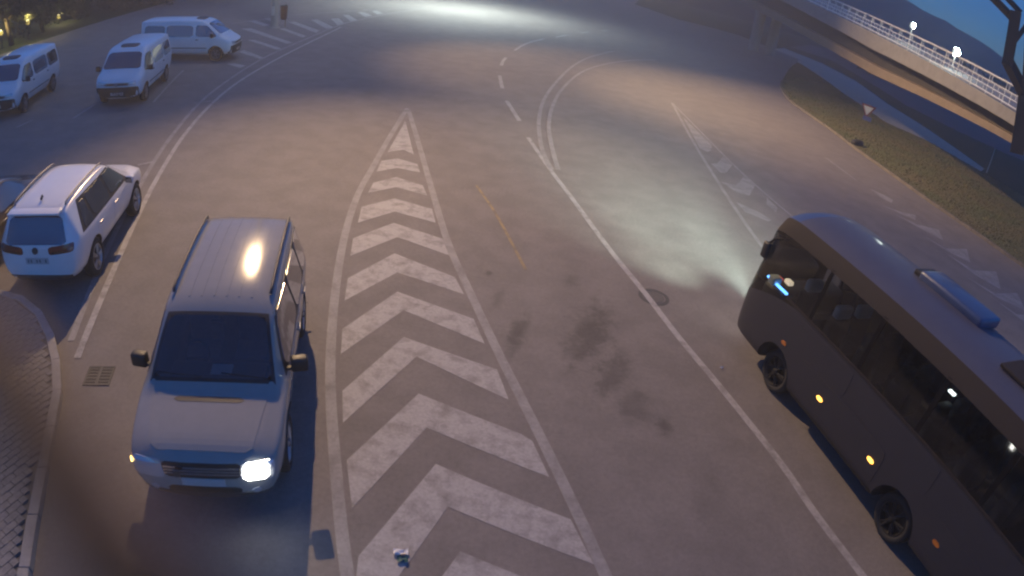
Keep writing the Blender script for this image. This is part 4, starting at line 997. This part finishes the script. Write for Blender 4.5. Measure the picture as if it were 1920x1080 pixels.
        ld = bpy.data.lights.new('headlight_beam', 'SPOT'); ld.energy = 640; ld.spot_size = radians(76); ld.spot_blend = 1.0; ld.color = (.80, 1.0, .85); ld.shadow_soft_size = .08
        lo = bpy.data.objects.new('headlight_beam', ld); link(lo, root); lo.location = (s * .62, 3.34, .84)
        lo.rotation_euler = Vector((.02 + s * .08, 1, .20)).to_track_quat('-Z', 'Y').to_euler()
        ld = bpy.data.lights.new('main_beam', 'SPOT'); ld.energy = 1900; ld.spot_size = radians(46); ld.spot_blend = 1.0; ld.color = (.80, 1.0, .85); ld.shadow_soft_size = .08
        lo = bpy.data.objects.new('main_beam', ld); link(lo, root); lo.location = (s * .62, 3.36, .84)
        lo.rotation_euler = Vector((.03 + s * .06, 1, .15)).to_track_quat('-Z', 'Y').to_euler()
    # roof pod, hatch, interior
    pod = MB().box((0, 0, 0), (.58, 1.38, .17), bev=.05).build('air_conditioner_pod', 'bus_pod', root, True); pod.location = (.36, -.14, 3.03)
    MB().box((0, .76, -.01), (.5, .16, .1), bev=.03).build('pod_cowl', 'black', pod)
    MB().box((0, 0, 0), (.62, .62, .05), bev=.02).build('roof_hatch', 'bus_strip', root, loc=(-.12, -1.95, 3.0))
    sp = MB().box((0, 0, .34), (1.8, 7.0, .06)); sp.build('floor', 'seat', root, loc=(0, -.85, .45))
    dash = MB().box((0, 0, 0), (1.7, .5, .5), bev=.1).build('dashboard', 'black', root, True); dash.location = (0, 2.72, 1.28)
    MB().box((0, 0, 0), (.05, .62, .03)).build('light_strip', 'blue_led', dash, loc=(-.74, -.02, .275))
    MB().box((0, 0, 0), (.16, .12, .05)).build('warning_lamp', 'red_led', dash, loc=(-.58, .2, .28))
    MB().box((0, 0, 0), (.12, .16, .08), bev=.02).build('dash_lamp', 'warm_led', dash, loc=(-.42, .05, .29))
    MB().box((0, 0, 0), (.2, .18, .16), bev=.03).build('document_tray', 'headrest', dash, loc=(-.72, .1, .3))
    MB().lathe([(.2, -.012), (.215, 0), (.2, .012), (.185, 0)], 'Z', 24, close=True).build('steering_wheel', 'black', root, loc=(-.5, 2.35, 1.5), rot=(radians(-35), 0, 0))
    def seat(x, y, cover):
        s = MB().box((0, 0, .42), (.46, .46, .14), bev=.04).build('seat', 'seat', root, True); s.location = (x, y, .8)
        b = MB().box((0, -.24, .80), (.46, .14, .72), bev=.05).build('backrest', 'seat', s, True)
        MB().box((0, -.24, 1.24), (.34, .13, .24), bev=.05).build('headrest', 'headrest' if cover else 'seat', s, True)
        MB().box((0, 0, .17), (.3, .3, .36)).build('seat_base', 'black', s)
    for i, y in enumerate((2.1, 1.3, .5, -.3, -1.1, -1.9, -2.7, -3.5)):
        for x in (-.72, -.22, .68):
            if y > 2 and x == -.22: continue
            seat(x, y, y > .9)
    MB().box((0, 0, 0), (.06, .11, .02)).build('ceiling_lamp', 'white_led', root, loc=(-.62, -1.3, 2.30))
    patch(bv, root, 'number_plate', 'plate', [(-.26, 3.6, .5), (.26, 3.6, .5), (.26, 3.6, .61), (-.26, 3.6, .61)], (0, -1, 0), .012, (4, 2))
minibus()

# ================================================================== SMALL THINGS
def bin_():
    p = G(531, 51)
    root = empty('litter_bin', p, 0, 'dark red litter bin on a post beside the lighting mast', 'bin')
    MB().lathe([(0, .5), (.17, .5), (.20, .56), (.235, 1.30), (.25, 1.33), (.22, 1.34), (.2, 1.0), (0, .62)], 'Z', 20).build('drum', 'bin', root, True)
    MB().tube([(0, .28, -.02), (0, .28, 1.45)], .03, 8).build('post', 'dark_steel', root); MB().box((0, .25, 1.0), (.12, .06, .3)).build('bracket', 'dark_steel', root)
    MB().lathe([(.23, 1.345), (.25, 1.345), (.25, 1.38), (.23, 1.38)], 'Z', 20, close=True).build('rim', 'dark_steel', root)
bin_()
def yield_sign():
    b = at_dist(1617, 240, 46.5); p = Vector((b.x, b.y, .1))
    t = at_dist(1621, 203, 46.5)
    root = empty('yield_sign', p, radians(-28), 'small triangular give-way sign on the grass verge below the overpass', 'sign')
    h = t.z - p.z
    MB().tube([(0, .03, 0), (0, .03, h + .35)], .03, 8).build('post', 'steel', root)
    def tri(s, y, nm, m, par):
        v = [(-s, y, .577 * s), (s, y, .577 * s), (0, y, -1.155 * s)]; v += [(x, y_ + .012, z) for x, y_, z in v]
        mesh_obj(nm, v, [(0, 2, 1), (3, 4, 5), (0, 1, 4, 3), (1, 2, 5, 4), (2, 0, 3, 5)], m, par, loc=(0, 0, h) if par is root else None)
    tri(.55, -.012, 'red_border', 'sign_red', root); tri(.37, -.026, 'white_field', 'sign_white', root)
    MB().box((.12, -.02, h - .62), (.62, .02, .3), bev=.005).build('sub_plate', 'sign_blue', root)
yield_sign()
def fence_post():
    p = G(1850, 323); root = empty('fence_post', (p.x, p.y, -.04), 0, 'lone thin pale post standing in the dark grass at the right', 'post')
    MB().tube([(0, 0, 0), (0, 0, 1.75)], .045, 8, .04).build('shaft', 'steel', root); MB().lathe([(.05, 1.74), (.055, 1.77), (0, 1.80)], 'Z', 10).build('cap', 'steel', root)
fence_post()
def manhole():
    p = G(1226, 557); root = empty('manhole_cover', (p.x, p.y, .0015), .4, 'round iron manhole cover under the solid lane line', 'manhole')
    MB().lathe([(.33, .0), (.33, .003), (.245, .003), (.245, 0)], 'Z', 32).build('frame', 'iron', root)
    MB().lathe([(0, .0025), (.228, .0025), (.228, 0)], 'Z', 32).build('lid', 'iron_lid', root)
manhole()
def drain():
    p = G(186, 705); root = empty('drain_grate', (p.x, p.y, .0), radians(20), 'rectangular iron drain grate in the road beside the kerb', 'drain')
    MB().box((0, 0, .003), (.46, .44, .006)).build('pit', 'black', root)
    for (c, sz) in (((0, .215, .007), (.46, .035, .012)), ((0, -.215, .007), (.46, .035, .012)), ((.215, 0, .007), (.03, .395, .012)), ((-.215, 0, .007), (.03, .395, .012)), ((0, 0, .007), (.05, .395, .012))):
        MB().box(c, sz).build('frame_bar', 'iron', root)
    for sx in (-1, 1):
        for k in range(5): MB().box((sx * .1125, -.15 + k * .075, .008), (.175, .024, .012)).build('bar', 'iron', root)
drain()
def scrap(u, v, name, label, parts, rz):
    p = G(u, v); root = empty(name, (p.x, p.y, .006), rz, label, 'litter'); rnd = random.Random(u)
    for nm, m, L, Wd, off in parts:
        V = []; F = []
        for i in range(5):
            for j in range(4):
                V.append((off[0] + (i / 4 - .5) * L + rnd.uniform(-.01, .01), off[1] + (j / 3 - .5) * Wd + rnd.uniform(-.01, .01), .006 + rnd.uniform(0, .035)))
        for i in range(4):
            for j in range(3): a = i * 4 + j; F.append((a, a + 4, a + 5, a + 1))
        mesh_obj(nm, V, F, m, root)
scrap(752, 1044, 'crumpled_wrapper', 'crumpled white and teal wrapper lying on the lowest chevron', [('white_side', 'litter_white', .17, .08, (0, .05)), ('teal_side', 'litter_teal', .12, .1, (.02, -.045))], .2)
scrap(1352, 691, 'paper_scrap', 'tiny white scrap on the road beside the front wheel of the bus', [('scrap', 'litter_white', .07, .05, (0, 0))], .5)
def debris():
    p = G(1607, 271, .11); root = empty('rubbish_bag', (p.x, p.y, .11), .6, 'dark rubbish bag lying on the grass next to the kerb', 'bag'); rnd = random.Random(4)
    bm = bmesh.new(); bmesh.ops.create_icosphere(bm, subdivisions=3, radius=1)
    for v in bm.verts:
        k = 1 + rnd.uniform(-.09, .09); v.co = Vector((v.co.x * .55 * k, v.co.y * .28 * k, max(-.0, v.co.z * .2 * k + .1)))
    me = bpy.data.meshes.new('sack'); bm.to_mesh(me); bm.free(); me.materials.append(M['black']); me.shade_smooth(); link(bpy.data.objects.new('sack', me), root)
    MB().tube([(.5, 0, .12), (.62, .03, .16), (.68, .0, .13)], .045, 7, .02).build('knot', 'black', root)
debris()
def garden_lamp(u, v, dist, label):
    p = at_dist(u, v, dist); root = empty('garden_lamp', (p.x, p.y, -.04), 0, label, 'lamp', 'lamps behind the trees')
    h = max(.4, p.z + .04)
    MB().tube([(0, 0, 0), (0, 0, h - .15)], .04, 8).build('post', 'dark_steel', root)
    MB().lathe([(0, -.14), (.1, -.13), (.15, 0), (.1, .13), (0, .14)], 'Z', 14).build('globe', 'garden_lens', root, True, loc=(0, 0, h))
    MB().lathe([(.16, .13), (.02, .2), (0, .2)], 'Z', 14).build('cap', 'dark_steel', root, loc=(0, 0, h))
    ld = bpy.data.lights.new('garden_lamp_glow', 'POINT'); ld.energy = 22; ld.color = (1, .85, .35); ld.shadow_soft_size = .15
    lo = bpy.data.objects.new('garden_lamp_glow', ld); link(lo, root); lo.location = (0, 0, h + .35)
garden_lamp(110, 32, 52, 'yellow globe lamp shining between the trees near the top left corner')
garden_lamp(52, 42, 46, 'yellow globe lamp lighting the grass behind the left edge tree')
garden_lamp(2, 62, 44, 'yellow globe lamp at the very left edge behind the tree trunk')

def camera_cable():
    pts = [at_ray(u, v, d) for (u, v, d) in ((380, 1290, .12), (258, 1120, .125), (156, 960, .135), (62, 800, .15), (-40, 640, .18), (-190, 520, .25), (-420, 430, .4))]
    root = empty('cable', pts[0], 0, 'blurred brown cable hanging close to the lens across the lower left corner', 'cable')
    end = Vector((-.9, -1.0, 6.5)); start = Vector((-.02, -.06, 5.95))
    P = pchip([start] + pts + [end], 8)
    MB().tube([p - Vector(pts[0]) for p in P], .0108, 10).build('sheath', 'cable', root, True)
    MB().tube([start - Vector(pts[0]), start - Vector(pts[0]) + (Vector(pts[0]) - start) * .12], .012, 8).build('gland', 'dark_steel', root)
camera_cable()

# ------------------------------------------------------------------ added thin volume standing in for the lens veil
hz = MB().box((0, 112, 23), (690, 464, 50)).build('haze', None); tag(hz, 'added thin haze over the junction standing in for lens veil', 'haze', kind='stuff')
hm = bpy.data.materials.new('haze'); hm.use_nodes = True; hn = hm.node_tree; hn.nodes.clear()
hv = hn.nodes.new('ShaderNodeVolumePrincipled'); hv.inputs['Color'].default_value = (.9, .9, .92, 1); hv.inputs['Density'].default_value = .0034; hv.inputs['Anisotropy'].default_value = .3
ho = hn.nodes.new('ShaderNodeOutputMaterial'); hn.links.new(hv.outputs[0], ho.inputs['Volume']); hz.data.materials.append(hm)
